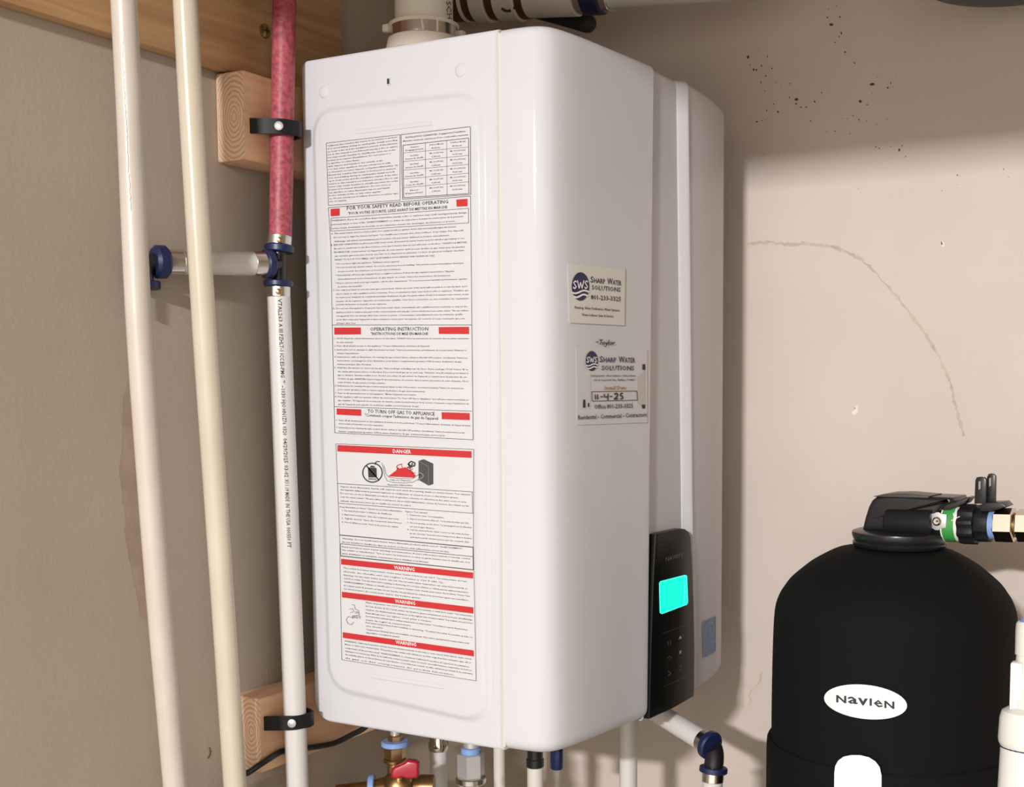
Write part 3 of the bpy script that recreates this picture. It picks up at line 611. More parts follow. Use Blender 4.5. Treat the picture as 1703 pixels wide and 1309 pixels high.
# danger pictogram: crossed-out can, fumes, flame, appliance block
c0 = z7(452, 320); rr = 92 / 5.693
ringp = [(c0[0] + rr * math.cos(q), c0[1] + rr * .98 * math.sin(q)) for q in np.linspace(0, 6.2832, 33)]
K2.path(ringp, 2.0); K2.line(z7(395, 255), z7(515, 392), 2.0)
K2.poly([z7(408,270), z7(490,275), z7(494,365), z7(414,365)]); K2.poly([z7(425,268), z7(440,252), z7(470,258), z7(478,272)])
for k in range(3): G2.line(z7(412, 372 + 6 * k), z7(490, 376 + 6 * k), .6)
K2.path([z7(478,245), z7(482,222), z7(500,213), z7(522,217)], 1.6)
G2.path([z7(540,225), z7(555,280), z7(568,350), z7(590,395), z7(640,412), z7(760,418), z7(830,412), z7(880,385), z7(935,355)], .7)
G2.path([z7(560,250), z7(580,330), z7(605,362), z7(700,375), z7(830,378), z7(885,340), z7(925,335)], .7)
body(K2, z7, (615,392), (820,402), 'Vapors Vapeurs', 2.2); body(K2, z7, (595,440), (830,446), 'Flammable Inflammables', 2.2)
Rd2.poly([z7(*p) for p in ((600,355),(650,318),(675,300),(690,270),(712,280),(760,268),(780,275),(800,290),(825,300),(845,330),(862,345),(845,368))])
Rd2.path([z7(690,285), z7(680,262), z7(700,245), z7(735,240)], 1.6); Rd2.path([z7(735,270), z7(728,250)], 1.2); Rd2.path([z7(800,295), z7(835,285)], 1.2); Rd2.path([z7(825,325), z7(860,322)], 1.2)
K2.path([z7(785,235), z7(805,250), z7(850,258), z7(855,228), z7(818,212), z7(795,230), z7(800,262), z7(830,268)], 2.2); K2.ell(z7(828, 237), 1.6, 1.6, 10); K2.path([z7(780,268), z7(815,280)], 2.0)
CB = Print(lambda x, y: side(x, y, L1)); CB.poly([z7(*p) for p in ((888,208),(938,192),(1028,235),(1028,428),(982,442),(888,388))]); CB.build('appliance_pictogram', mat('dark_grey_ink', (.06, .062, .062), .6), lab2)
CW = Print(lambda x, y: side(x, y, L2)); CW.path([z7(885,318), z7(915,325), z7(935,345), z7(930,362), z7(880,392)], 1.4); CW.line(z7(985, 440), z7(982, 262), .5); CW.line(z7(890, 210), z7(982, 262), .5); CW.build('pictogram_edge', mat('mid_grey_ink', (.25, .25, .25), .6), lab2, kind='stuff')
# hot water pictogram
body(K2, z8, (232,546), (303,552), 'HOT', 4.6)
G2.path([z8(225,432), z8(250,435), z8(255,470), z8(285,480), z8(290,520), z8(235,525)], .7); G2.path([z8(205,470), z8(232,465), z8(245,490), z8(215,500)], .6); G2.path([z8(240,545), z8(200,530), z8(180,555), z8(195,590), z8(225,600), z8(245,575)], .7)
for k in range(4): G2.line(z8(255 + 8 * k, 488), z8(258 + 8 * k, 506), .5)
G2.build('fine_print', M_grey, lab2, kind='stuff'); K2.build('bold_print', M_ink, lab2, kind='stuff'); Rd2.build('flame_pictogram', M_red, lab2, kind='stuff'); Wt.build('heading_print', M_wht, lab2, kind='stuff')

# --- contractor stickers on the front cover
zf = lambda x, y: (900 + x / 4.09, 400 + y / 4.09)
F0 = lambda x, y: hit_front(x, y, .0012); F1 = lambda x, y: hit_front(x, y, .0018); F2 = lambda x, y: hit_front(x, y, .0023)
def curved_sheet(name, tl, tr, br, bl, m, back=.0009, front=.0012, n=8):
    bm = NB(); rows = []
    for off in (front, back):
        r = []
        for j in range(3):
            for i in range(n + 1):
                u, v = i / n, j / 2; p = (1 - v) * ((1 - u) * np.array(tl) + u * np.array(tr)) + v * ((1 - u) * np.array(bl) + u * np.array(br))
                r.append(bm.verts.new(V(hit_front(p[0], p[1], off)[0])))
        rows.append(r)
    N = n + 1
    for k, r in enumerate(rows):
        for j in range(2):
            for i in range(n):
                q = (r[j * N + i], r[j * N + i + 1], r[(j + 1) * N + i + 1], r[(j + 1) * N + i]); bm.faces.new(q if k == 0 else q[::-1])
    a, b = rows; bd = [i for i in range(N)] + [N + n, 2 * N + n] + [2 * N + i for i in range(n - 1, -1, -1)] + [N]
    for i, j in zip(bd, bd[1:] + bd[:1]): bm.faces.new((a[i], b[i], b[j], a[j]))
    bmesh.ops.recalc_face_normals(bm, faces=bm.faces[:]); return obj(name, bm, m, ht, 30)
st1 = curved_sheet('contractor_sticker', zf(183,160), zf(572,196), zf(567,577), zf(193,560), M_card, -.0005, .0014)
def logo(nv, wt, c, rx, ry):
    gridfan(nv, c, [(c[0] + rx * math.cos(q), c[1] + ry * math.sin(q)) for q in np.linspace(0, 2 * math.pi, 32, endpoint=False)], 6)
    for a, b in ((-.86, -.42), (.44, .86)): wt.text('S', (c[0] + rx * a, c[1] + ry * .16), (c[0] + rx * b, c[1] + ry * .18), ry * .62)
    wt.path([(c[0] + rx * a, c[1] + ry * b) for a, b in ((-.36, -.44), (-.16, .14), (.0, -.30), (.17, .15), (.38, -.44))], rx * .11)
    for k, (dy, wd) in enumerate(((.38, .12), (.66, .13))):
        pts = [(c[0] - rx * (.98 - .2 * k) + rx * (1.95 - .35 * k) * u, c[1] + ry * (dy + .1 * math.sin(u * 6.0 + .4))) for u in np.linspace(0, 1, 12)]
        wt.path(pts, ry * wd)
nv, wt, gk = Print(F1), Print(F2), Print(F1)
logo(nv, wt, zf(268, 313), 60 / 4.09, 97 / 4.09)
def smallcaps(P, zf, words, y0, slope, hb, hs):
    for t, x0, x1, big in words: P.text(t, zf(x0, y0 + slope * (x0 - words[0][1])), zf(x1, y0 + slope * (x1 - words[0][1])), hb if big else hs)
smallcaps(gk, zf, [('S',335,357,1),('HARP',360,436,0),('W',450,488,1),('ATER',488,546,0)], 285, .1, 10.5, 8.2)
gk.text('SOLUTIONS', zf(345, 333), zf(540, 350), 7.5); gk.text('801-233-3325', zf(338, 400), zf(543, 414), 7.8)
gk.text('Plumbing, Water Purification, Water Systems,', zf(228, 463), zf(536, 484), 4.4); gk.text('Water Softener Sales & Service', zf(277, 512), zf(492, 524), 4.2)
gk.build('sticker_print', M_navy, st1, kind='stuff'); nv.build('logo', M_navy, st1, kind='stuff'); wt.build('logo_print', M_wht, st1, kind='stuff')
st2 = curved_sheet('install_date_sticker', zf(240,728), zf(722,742), zf(722,1238), zf(245,1255), M_clear, -.0005, .0010)
nv, wt, gk, rb_, bk, bl_ = Print(F1), Print(F2), Print(F1), Print(F1), Print(F1), Print(F1)
logo(nv, wt, zf(345, 820), 41 / 4.09, 68 / 4.09)
smallcaps(gk, zf, [('S',398,420,1),('HARP',424,512,0),('W',528,568,1),('ATER',568,640,0)], 828, .015, 10.5, 8.4)
gk.text('SOLUTIONS', zf(412, 882), zf(633, 884), 8.0)
gk.text('Plumbing Systems - Water Purification - Water Softeners', zf(338, 926), zf(645, 926), 3.2); gk.text('1020 W Center Park Way - Bluffdale, UT 84065', zf(358, 956), zf(637, 954), 3.2)
rb_.text('Install Date', zf(434, 1015), zf(580, 1013), 6.2)
bx = [zf(345,1028), zf(652,1024), zf(655,1086), zf(347,1093)]; bk.path(bx + bx[:1], .9)
# handwriting
hw = lambda pts, wd=1.7: bk.path([zf(*p) for p in pts], wd)
hw([(368,1048),(370,1082)]); hw([(384,1046),(386,1082)]); hw([(402,1064),(420,1062)]); hw([(430,1044),(430,1066),(456,1062)]); hw([(456,1040),(454,1088)]); hw([(466,1062),(486,1060)])
hw([(498,1048),(512,1038),(522,1048),(516,1062),(496,1080),(524,1076)], 2.2); hw([(556,1038),(540,1042),(540,1056),(554,1058),(556,1072),(538,1080)], 2.0)
gk.text('Office 801-233-3325', zf(362, 1145), zf(626, 1138), 7.2); gk.text('Residential - Commercial - Contractors', zf(252, 1218), zf(718, 1198), 7.4)
rpatch = curved_sheet('worn_patch', zf(655, 930), zf(708, 880), zf(708, 1118), zf(655, 1112), mat('grey_residue', (.50, .48, .46), .5), .0009, .0013, 3)
lpatch = curved_sheet('worn_patch', zf(250, 922), zf(338, 916), zf(334, 1146), zf(254, 1146), mat('pale_residue', (.585, .57, .57), .5), .0009, .0013, 3)
bk.poly([zf(690,842), zf(708,842), zf(708,880), zf(690,880)]); bk.poly([zf(684,1118), zf(708,1116), zf(706,1142), zf(690,1144)]); bk.poly([zf(286,1084), zf(300,1082), zf(302,1136), zf(284,1138)]); bk.poly([zf(318,1106), zf(328,1106), zf(328,1130), zf(318,1132)])
gk.build('sticker_print', M_navy, st2, kind='stuff'); nv.build('logo', M_navy, st2, kind='stuff'); wt.build('logo_print', M_wht, st2, kind='stuff'); rb_.build('heading_print', M_brownink, st2, kind='stuff'); bk.build('marker_print', M_ink, st2, kind='stuff')
bk = Print(F1); hw2 = lambda pts, wd=1.5: bk.path([zf(*p) for p in pts], wd)
hw2([(373,692),(390,690)]); hw2([(396,678),(420,676)]); hw2([(408,678),(404,708)]); hw2([(428,694),(418,696),(418,708),(430,706),(432,692)], 1.2); hw2([(438,692),(442,706),(454,690),(440,722),(430,722)], 1.2); hw2([(462,676),(458,710)]); hw2([(476,690),(466,698),(474,710),(484,700),(478,692)], 1.1); hw2([(490,692),(488,708),(490,698),(504,692)], 1.4)
bk.build('handwriting', M_ink, ht, kind='stuff')

# --- control panel
PA = np.array((.3176, .17)); PB = np.array((.3235, .289))
def panx(Y): return PA[0] + (Y - PA[1]) * (PB[0] - PA[0]) / (PB[1] - PA[1])
def hit_pan(px, py, off=0.0):
    px = np.atleast_1d(np.asarray(px, float)); py = np.atleast_1d(np.asarray(py, float)); d = ray(px, py); X = np.full(px.shape, .32)
    for _ in range(8):
        t = (X - CAM[0]) / d[:, 0]; Y = CAM[1] + d[:, 1] * t; X = panx(Y) + off
    t = (X - CAM[0]) / d[:, 0]; return CAM + d * t[:, None]
out = [(1091, 889), (1098, 886.5), (1132, 879), (1140, 880), (1146, 885), (1149, 894), (1151, 930), (1154, 1000), (1155.5, 1080), (1154.5, 1158), (1120, 1178), (1081, 1196), (1081.5, 1160), (1084, 1060), (1087.5, 960)]
bm = NB(); pts = hit_pan([p[0] for p in out], [p[1] for p in out], .0008); add_prism(bm, pts, (-.009, 0, 0), .0012, 2)
cp = obj('control_panel', bm, M_panel, ht, 30)
pp = lambda off: (lambda x, y: hit_pan(x, y, off))
scr = [(1097, 970), (1098.5, 967.5), (1139, 957), (1142, 958), (1143.5, 1001), (1142, 1005), (1101, 1020.5), (1098, 1019)]
p = Print(pp(.0012)); p.poly(scr); p.build('display_screen', M_lcd, cp)
p = Print(pp(.0015)); p.path(scr + scr[:1], 1.6); p.line((1138.5, 959), (1138.5, 1004), 1.4); p.build('display_rim', M_lcd2, cp)
p = Print(pp(.0014)); p.text('NAVIEN', (1107, 934), (1135, 925.5), 7); p.line((1102, 1054), (1142, 1039), .6); p.line((1104, 1142), (1144, 1124), .6)
p.path([(1111, 1066), (1111, 1074)], 1.2); p.path([(1115, 1065), (1115, 1073)], 1.2); p.path([(1110, 1095), (1114, 1091), (1117, 1094), (1113, 1098)], 1); p.path([(1111, 1116), (1116, 1120), (1111, 1124)], 1.4); p.path([(1129, 1108), (1133, 1107), (1133, 1113), (1129, 1114)], .8)
p.build('button_print', M_btn, cp, kind='stuff')
p = Print(pp(.0014)); p.poly([(1128.5, 1063.5), (1131.3, 1057), (1134, 1061.5)]); p.poly([(1129.5, 1083), (1133.5, 1081.5), (1132.5, 1087), (1130.5, 1088)]); p.build('arrow_print', M_btn2, cp, kind='stuff')
# --- energy label
def right_face(off): return lambda x, y: hit_front(x, y, off)
ze = lambda x, y: (1060 + x / 3.54, 850 + y / 3.54)
p = Print(right_face(.0010)); q = [ze(387,652), ze(461,620), ze(461,826), ze(391,864)]
for i in range(4):
    a = lambda u, v: tuple((1 - v) * ((1 - u) * np.array(q[0]) + u * np.array(q[1])) + v * ((1 - u) * np.array(q[3]) + u * np.array(q[2])))
    p.poly([a(i / 4, 0), a((i + 1) / 4, 0), a((i + 1) / 4, 1), a(i / 4, 1)])
en = p.build('energy_label', M_energy, ht)
p = Print(right_face(.0013)); p.path(q + q[:1], .9); p.path([ze(425 + 26 * math.cos(t) , 705 + 52 * math.sin(t) - 12 * math.cos(t)) for t in np.linspace(2.6, 6.9, 14)], 1.1)
p.text('energy', ze(398, 750), ze(452, 728), 4.5); p.line(ze(390, 800), ze(460, 768), 1); p.text('ENERGY STAR', ze(396, 832), ze(455, 806), 3.6); p.build('label_print', M_energy2, en, kind='stuff')

# --- flue collar on top
FD = 1.30; fl = atd(705, 20, FD); fx, fy = fl[0], fl[1]; zz = lambda y: atd(705, y + 13, FD)[2]
bm = NB(); add_lathe(bm, [(HH - .002, .056), (HH + .004, .055), (HH + .009, .047), (HH + .012, .041), (zz(54), .038), (zz(52), .036)], (fx, fy, 0), (0, 0, 1), 40); obj('flue_collar', bm, M_pvcbe, ht)
bm = NB(); add_box(bm, (fx - .049, fy - .033, HH), (fx - .041, fy - .025, HH + .014), .002); obj('collar_lug', bm, M_pvcbe, ht)

# ------------------------------------------------------------------ vent pipe
vp = thing('vent_pipe', 'white plastic vent pipe rising from the heater top in a steel clamp', 'pipe', (fx, fy, zz(52)))
bm = NB(); add_lathe(bm, [(zz(58), .0303), (1.25, .0303)], (fx, fy, 0), (0, 0, 1), 44); obj('pipe', bm, M_pvc, vp)
bm = NB(); add_lathe(bm, [(zz(56), .0342), (zz(36), .0342), (zz(31), .0368), (zz(29), .0368), (zz(28), .031)], (fx, fy, 0), (0, 0, 1), 44); obj('hub', bm, M_pvcbe, vp)
bm = NB(); add_lathe(bm, [(zz(53.5), .0345), (zz(53), .0352), (zz(34), .0352), (zz(33.5), .0345)], (fx, fy, 0), (0, 0, 1), 44); bd = obj('clamp_band', bm, M_steel, vp)
FC = np.array([CAM[0] - fx, CAM[1] - fy, 0]); FC /= np.linalg.norm(FC); FR = np.array([-FC[1], FC[0], 0])
for s in (-1, 1):
    c = np.array([fx, fy, zz(36 if s < 0 else 42)]) + FR * s * .0385; bm = NB(); add_box(bm, c - np.array([.004, .004, .004]), c + np.array([.004, .004, .004]), .0015); obj('hub_lug', bm, M_pvcbe, vp)
cyl = on_cyl(np.array([fx, fy, .7]), np.array([0, 0, 1.]), .0356)
p = Print(cyl); p.poly([(700, 31), (729, 33), (729, 53), (702, 50)]); p.build('clamp_tongue', M_pvcbe, bd)
pv = VPrint(on_cyl(np.array([fx, fy, .7]), np.array([0, 0, 1.]), .0306)); pv.vtext('SCH', (742, 2), (744, 32), 8); pv.build('pipe_print', M_grey, vp, kind='stuff')

# ------------------------------------------------------------------ pipework above the heater
def ab(x, y): return hit(1, .46, x, y)
a0, a1 = atd(770, -2, 1.60), atd(965, -10, 1.53)
dr = (a1 - a0) / np.linalg.norm(a1 - a0); pa = lambda x: a0 + (a1 - a0) * (x - 770) / 195.
ov = thing('overhead_pipe', 'white plastic pipe with brown primer rings, above the heater top', 'pipe', a0)
bm = NB(); add_tube(bm, [pa(770) + dr * ((XW + .012 - pa(770)[0]) / dr[0]), pa(962)], .0262, 32); obj('pipe', bm, M_pvc, ov)
def pring(x0, x1, r, m, name, n=28): return ring(pa(x0), pa(x1), r, name, m, ov, n, .0008)
pring(752, 777, .0280, M_primer, 'primer_band'); pring(777, 783, .0292, M_pvc, 'socket_lip'); pring(783, 797, .0278, M_primer, 'primer_band')
pring(797, 822, .0305, M_pvc, 'socket'); pring(822, 836, .0274, M_primer, 'primer_band'); pring(836, 866, .0292, M_pvc, 'socket'); pring(866, 872, .0300, M_pvc, 'socket_lip'); pring(872, 884, .0275, M_primer, 'primer_band')
# primer swirl between two sockets
q = [pa(838) + np.array([0, 0, 0])]; 
cylo = on_cyl(a0, dr, .0296); p = Print(cylo); p.path([(834, 14), (842, 19), (850, 17.5), (857, 12), (862, 2)], 4.5); p.build('primer_swirl', M_primer, ov)
pring(960, 975, .0238, M_steel, 'crimp_sleeve'); pring(974, 1002, .0255, M_blue, 'collar'); pring(1001, 1014, .0225, M_steel, 'crimp_sleeve')
w0, w1 = pa(1012), atd(1205, -27, 1.46)
bm = NB(); add_tube(bm, [w0, w1] + arc(w1 + (w1 - w0) * .12, w1 + (w1 - w0) * .35, w1 + (w1 - w0) * .37 + np.array([0, 0, .07]), 7) + [np.append((w1 + (w1 - w0) * .37)[:2], ZC)], .0185, 24); tag(obj('overhead_white_pipe', bm, M_pex), 'plain white pipe leaving the blue collar towards the top right', 'pipe')
d0, d1 = atd(850, 4, 1.70), atd(977, 39, 1.57)
bm = NB(); dd = (d1 - d0) / np.linalg.norm(d1 - d0)
add_tube(bm, [d0, d1] + [d1 + dd * .012 * math.sin(t) for t in (.4, .8, 1.2, 1.5)], [.0115, .0115] + [.0115 * math.cos(t) for t in (.4, .8, 1.2, 1.5)], 20)
tag(obj('foam_pipe', bm, M_foam), 'dark round ended pipe lying behind the primer ringed pipe', 'pipe')
bm = NB(); b0 = atd(652, -20, 1.52); add_tube(bm, [b0 + np.array([0, 0, .3]), b0, b0 + np.array([.012, .004, -.02]), b0 + np.array([.03, .012, -.03])], .0175, 20)
tag(obj('foam_elbow', bm, M_foam), 'dark insulated pipe just left of the vent pipe', 'pipe')
# black expansion tank at the top right
ec = atd(1688, -31, 1.30); bm = NB(); add_lathe(bm, [(0, .08), (.001, .092), (.006, .099), (.014, .1005), (.22, .1005), (.26, .07), (.27, .02), (ZC - ec[2], .02)], ec, (0, 0, 1), 56)
tag(obj('hanging_tank', bm, mat('dark_enamel', (.02, .022, .022), .4)), 'dark round tank bottom cut off by the top right corner', 'tank')

# ------------------------------------------------------------------ fittings under the heater
BD = 1.43
g = lambda x, y: atd(x, y, BD)
va = thing('gas_valve', 'brass ball valve with red handle under the heater', 'valve', g(655, 1309))
ax = g(657, 1236); zq = lambda y: g(657, y)[2]
def vl(y0, y1, rpx, name, m, hexa=False, parent=va, cx=657, dep=BD):
    c = atd(cx, (y0 + y1) / 2, dep); za, zb = atd(cx, y1, dep)[2], atd(cx, y0, dep)[2]; r = rpx / FOC * dep; bm = NB(); e = min(.0012, (zb - za) / 4)
    add_lathe(bm, [(za, r - e), (za + e, r), (zb - e, r), (zb, r - e)], (c[0], c[1], 0), (0, 0, 1), 28, hexa); return obj(name, bm, m, parent)
vl(1180, 1226, 8, 'inlet_stub', M_zinc); vl(1222, 1234, 12, 'union_hex', M_brass, True); vl(1232, 1241, 23, 'seal_ring', M_ltblue); vl(1241, 1262, 18, 'union_nut', M_brass, True); vl(1261, 1268, 19, 'union_lip', M_oldbrass)
vl(1266, 1290, 13, 'neck', M_brass); 
bm = NB(); c = g(664, 1312); r = 34 / FOC * BD; bmesh.ops.create_uvsphere(bm, u_segments=24, v_segments=14, radius=1)
for v in bm.verts: v.co = V(c) + Vector((v.co.x * r * .9, v.co.y * r * .9, v.co.z * r * 1.0))
obj('valve_body', bm, M_oldbrass, va, 60)
add = g(630, 1308); bm = NB(); add_tube(bm, [g(652, 1312), g(618, 1316), g(560, 1322)], [.016, .012, .0115], 20); obj('side_port', bm, M_oldbrass, va)
ring(g(625, 1312), g(615, 1313), .0165, 'seal_ring', M_ltblue, va)
bm = NB(); add_tube(bm, [g(690, 1312), g(702, 1311), g(722, 1311)], [.014, .016, .0155], 22); obj('side_cap', bm, M_oldbrass, va)
HP = [(650,1281),(656,1276),(672,1269),(677,1265),(691,1266),(696,1270),(696,1288),(693,1295),(676,1296),(668,1293),(660,1296),(650,1295)]
bm = NB(); pts = [atd(x, y, BD - .035) for x, y in HP]; add_prism(bm, pts, ROT[2] * .014, .003, 3); obj('handle', bm, M_redh, va, 50)
bm = NB(); add_tube(bm, [atd(665, 1288, BD - .024), atd(664, 1296, BD)], .005, 12); obj('handle_stem', bm, M_brass, va)
# white wall pipe
def drop(cx, y0, rpx, dep, name, label, m=M_pex):
    c = atd(cx, y0, dep); bm = NB(); add_tube(bm, [c, c - np.array([0, 0, .9])], rpx / FOC * dep, 22); return tag(obj(name, bm, m), label, 'pipe')
t = thing('drain_pipe', 'white pipe with brass lip behind the red handled valve', 'pipe', atd(729, 1309, 1.53)); c = atd(729, 1236, 1.53)
bm = NB(); add_tube(bm, [c, c - np.array([0, 0, .9])], 14.5 / FOC * 1.53, 22); obj('pipe', bm, M_pex, t); bm = NB(); add_lathe(bm, [(-.009, .0112), (-.006, .0125), (0, .0125), (.003, .0108), (.02, .0108)], c, (0, 0, 1), 24); obj('lip', bm, M_nickel, t)
sv_ = thing('silver_union', 'silver hexagon union with blue ring under the heater', 'pipe fitting', atd(784, 1309, 1.45))
vl(1190, 1244, 14, 'stub', M_zinc, False, sv_, 784, 1.45); vl(1243, 1254, 16.5, 'seal_ring', M_ltblue, False, sv_, 783, 1.45); vl(1252, 1292, 23, 'hex_body', M_zinc, True, sv_, 783, 1.45); vl(1291, 1302, 25.5, 'lock_ring', M_steel, False, sv_, 783, 1.45); vl(1302, 1380, 15.5, 'lower_nut', M_zinc, True, sv_, 781, 1.45)
drop(830, 1240, 9.5, 1.62, 'conduit_pipe', 'thin grey pipe behind, right of the silver union', M_pvc)
t = thing('capped_pipe', 'white pipe with black collar under the heater front corner', 'pipe', atd(891, 1309, 1.55)); c = atd(890, 1274, 1.55)
bm = NB(); add_tube(bm, [c, c - np.array([0, 0, .9])], 13.5 / FOC * 1.55, 22); obj('pipe', bm, M_pvc, t); bm = NB(); add_lathe(bm, [(-.002, .0095), (0, .0112), (.009, .0112), (.010, .010), (.05, .010)], c, (0, 0, 1), 24); obj('collar', bm, M_blackgl, t)
c = atd(926, 1279, 1.5); bm = NB(); add_lathe(bm, [(0, .0068), (.0015, .0078), (.02, .0078), (.06, .0060)], c, (0, 0, 1), 10); tag(obj('blue_cap', bm, M_blue), 'small navy cap under the heater, right of the black collar', 'cap')
drop(1045, 1170, 15, 1.525, 'riser_pipe', 'white pipe under the heater, left of the black elbow')
c = atd(1045, 1309, 1.525); 
# elbow bottom right
eb = thing('black_elbow', 'black elbow with navy collars at the end of the short slanted pipe', 'pipe fitting', atd(1186, 1290, 1.386))
s0, s1 = atd(1098, 1188, 1.45), atd(1172, 1234, 1.39); ds = (s1 - s0) / np.linalg.norm(s1 - s0)
bm = NB(); add_tube(bm, [s0 - ds * .06, s1], .0118, 24); tag(obj('slanted_pipe', bm, M_pex), 'short white slanted pipe coming from under the control panel', 'pipe')
ring(s1 - ds * .006, s1 + ds * .006, .0124, 'crimp_sleeve', M_steel, eb); ring(s1 + ds * .004, s1 + ds * .013, .0162, 'collar', M_blue, eb, bev=.002)
k0 = s1 + ds * .012; k1 = atd(1190, 1250, 1.383); k2 = atd(1187, 1272, 1.383)
bm = NB(); add_tube(bm, arc(k0, k1, k2, 9) + [atd(1187, 1278, 1.383)], .0108, 22); obj('elbow_body', bm, M_blackgl, eb)
ring(atd(1187, 1275, 1.383), atd(1186, 1285, 1.383), .0158, 'collar', M_blue, eb); ring(atd(1186, 1284, 1.383), atd(1185, 1301, 1.383), .0121, 'crimp_sleeve', M_steel, eb)
c = atd(1185, 1299, 1.383); bm = NB(); add_tube(bm, [c, c - np.array([0, 0, .9])], .0113, 22); tag(obj('lower_pipe', bm, M_pex), 'white pipe end below the black elbow at the bottom edge', 'pipe')

# ------------------------------------------------------------------ black tank with jacket
TD = 1.318; tc_ = atd(1486, 1030, TD); tx, ty = tc_[0], tc_[1]; pm = FOC / TD; tz = lambda y: atd(1486, y, TD)[2]
tk = thing('black_tank', 'black jacketed tank with white oval badge, right of the heater', 'tank', (tx, ty, ZF))
prof = [(ZF, .128), (tz(1262) - .02, .1325), (tz(1250), .1325), (tz(1238), .1318), (tz(1233), .1300), (tz(1229), .1275), (tz(1180), .1275), (tz(1075), .1268), (tz(1020), .1252), (tz(995), .121), (tz(980), .1155), (tz(965), .1085), (tz(950), .098), (tz(935), .086), (tz(922), .072), (tz(913), .060), (tz(911), .050)]
prof = prof[:3] + [tuple(a) for a in catmull(prof[3:], 3)]
bm = NB(); add_lathe(bm, prof, (tx, ty, 0), (0, 0, 1), 72); obj('jacket', bm, M_neo, tk, 40)
tcy = lambda off: on_cyl(np.array([tx, ty, 0]), np.array([0, 0, 1.]), .1275 + off)
p = Print(tcy(.0012)); O = [(1439.5 + 69 * math.cos(q), 1167.5 + 28.5 * math.sin(q) + 6.5 * math.cos(q)) for q in np.linspace(0, 2 * math.pi, 48, endpoint=False)]
ce = [(1439.5, 1167.5)]
gridfan(p, ce[0], O); bdg = p.build('oval_badge', M_white, tk)
p = Print(tcy(.0019))
for ch, x0, x1, y, h in (('N',1391,1407,1166,12), ('a',1410,1426,1167.5,11.5), ('v',1427,1443,1170,11.5), ('I',1446.5,1449.5,1171.5,12), ('e',1453,1468,1173,11.5), ('N',1471,1487,1175.5,12)):
    prepare([ch]); v, f, wd = TXT[ch]; hh = v[:, 1].max(); u = v[:, 0] / wd; 
    for k_ in (-.35, .35): p.add(x0 + k_ + (x1 - x0) * u, y + (x1 - x0) * .1 * u - v[:, 1] / hh * h + 2, f)
p.build('badge_print', M_ink, bdg, kind='stuff')
p = Print(tcy(.0055)); pts = [(1387, 1330), (1387.5, 1285), (1389, 1274), (1394, 1265), (1403, 1258.5), (1415, 1256), (1430, 1256), (1445, 1259.5), (1456, 1266.5), (1463, 1276), (1466, 1290), (1466, 1330)]
gridfan(p, (1426, 1300), pts); p.build('white_plaque', M_white, tk)

# valve head on the tank
hd = thing('tank_head', 'black plastic valve head on the tank, with green band and twin clip tabs', 'valve', (tx, ty, tz(905)))
hz = lambda y: atd(1496, y, TD)[2]; hc = atd(1496, 890, TD)
bm = NB(); add_lathe(bm, [(hz(910), .046), (hz(906), .0485), (hz(901), .0490), (hz(899), .0475), (hz(896), .0485), (hz(888), .0500), (hz(884), .0495), (hz(882), .046)], (hc[0], hc[1], 0), (0, 0, 1), 48); obj('flange', bm, M_blackgl, hd, 50)
A, B = atd(1507, 869, TD), atd(1700, 874, 1.25); DA = (B - A) / np.linalg.norm(B - A)
DU = np.array([0, 0, 1.]) - DA[2] * DA; DU /= np.linalg.norm(DU); DN = np.cross(DA, DU)      # DN points toward or away from the viewer
if DN @ ROT[2] > 0: DN = -DN
on_axis = lambda x: A + (B - A) * (x - 1507) / 193.
def axpt(x, y, off):      # a point of the plane through the valve axis, seen at x,y
    d = ray(x, y); t = ((A + DN * off - CAM) @ DN) / (d @ DN); return CAM + d * t
BP = [(1432, 884), (1437, 862), (1443, 843), (1449, 832), (1458, 825), (1470, 823), (1500, 823), (1545, 826), (1583, 828), (1586, 834), (1568, 842), (1552, 862), (1548, 886)]
bm = NB(); add_prism(bm, [axpt(x, y, .018) for x, y in BP], -DN * .05, .005, 4); obj('head_body', bm, M_blackgl, hd, 40)
bm = NB(); q0 = axpt(1474, 868.5, .012); add_lathe(bm, [(0, .0105), (.002, .0145), (.004, .0156), (.052, .0158)], q0, DA, 36); obj('port_barrel', bm, M_black, hd)
bm = NB(); add_tube(bm, [axpt(1480, 887, .020), axpt(1548, 892, .020)], .0022, 8); obj('edge_rib', bm, M_blackgl, hd)
bm = NB(); add_prism(bm, [axpt(x, y, .02) for x, y in ((1450, 826), (1470, 821.5), (1500, 821), (1546, 825), (1543, 829), (1470, 827))], -DN * .04, .001); obj('top_plate', bm, mat('worn_black', (.05, .045, .042), .35), hd)
bm = NB(); add_prism(bm, [axpt(x, y, .012) for x, y in ((1562, 842), (1568, 834), (1590, 834), (1607, 827), (1612, 828), (1604, 838), (1585, 845), (1570, 856))], -DN * .022, .001); obj('clip_wing', bm, M_blackgl, hd)
bm = NB(); add_lathe(bm, [(0, .0165), (.03, .0165)], on_axis(1548), DA, 28); obj('port_neck', bm, M_blackgl, hd)
SP = [(1542, 855), (1553, 854), (1557, 852), (1561, 852), (1566, 855), (1574, 856), (1573, 878), (1565, 879), (1561, 882), (1556, 882), (1551, 879), (1541, 877)]
bm = NB(); add_prism(bm, [axpt(x, y, .0195) for x, y in SP], -DN * .0015, .0003); spl = obj('steel_bracket', bm, M_zinc, hd)
bm = NB(); add_lathe(bm, [(0, .0048), (.0015, .0046), (.003, .003)], axpt(1558.5, 867, .0195), DN, 18); obj('screw_head', bm, M_steel, spl)
bm = NB(); add_lathe(bm, [(0, .0012), (.0005, .0010)], axpt(1558.5, 867, .0226), DN, 6); obj('screw_socket', bm, M_ink, spl)
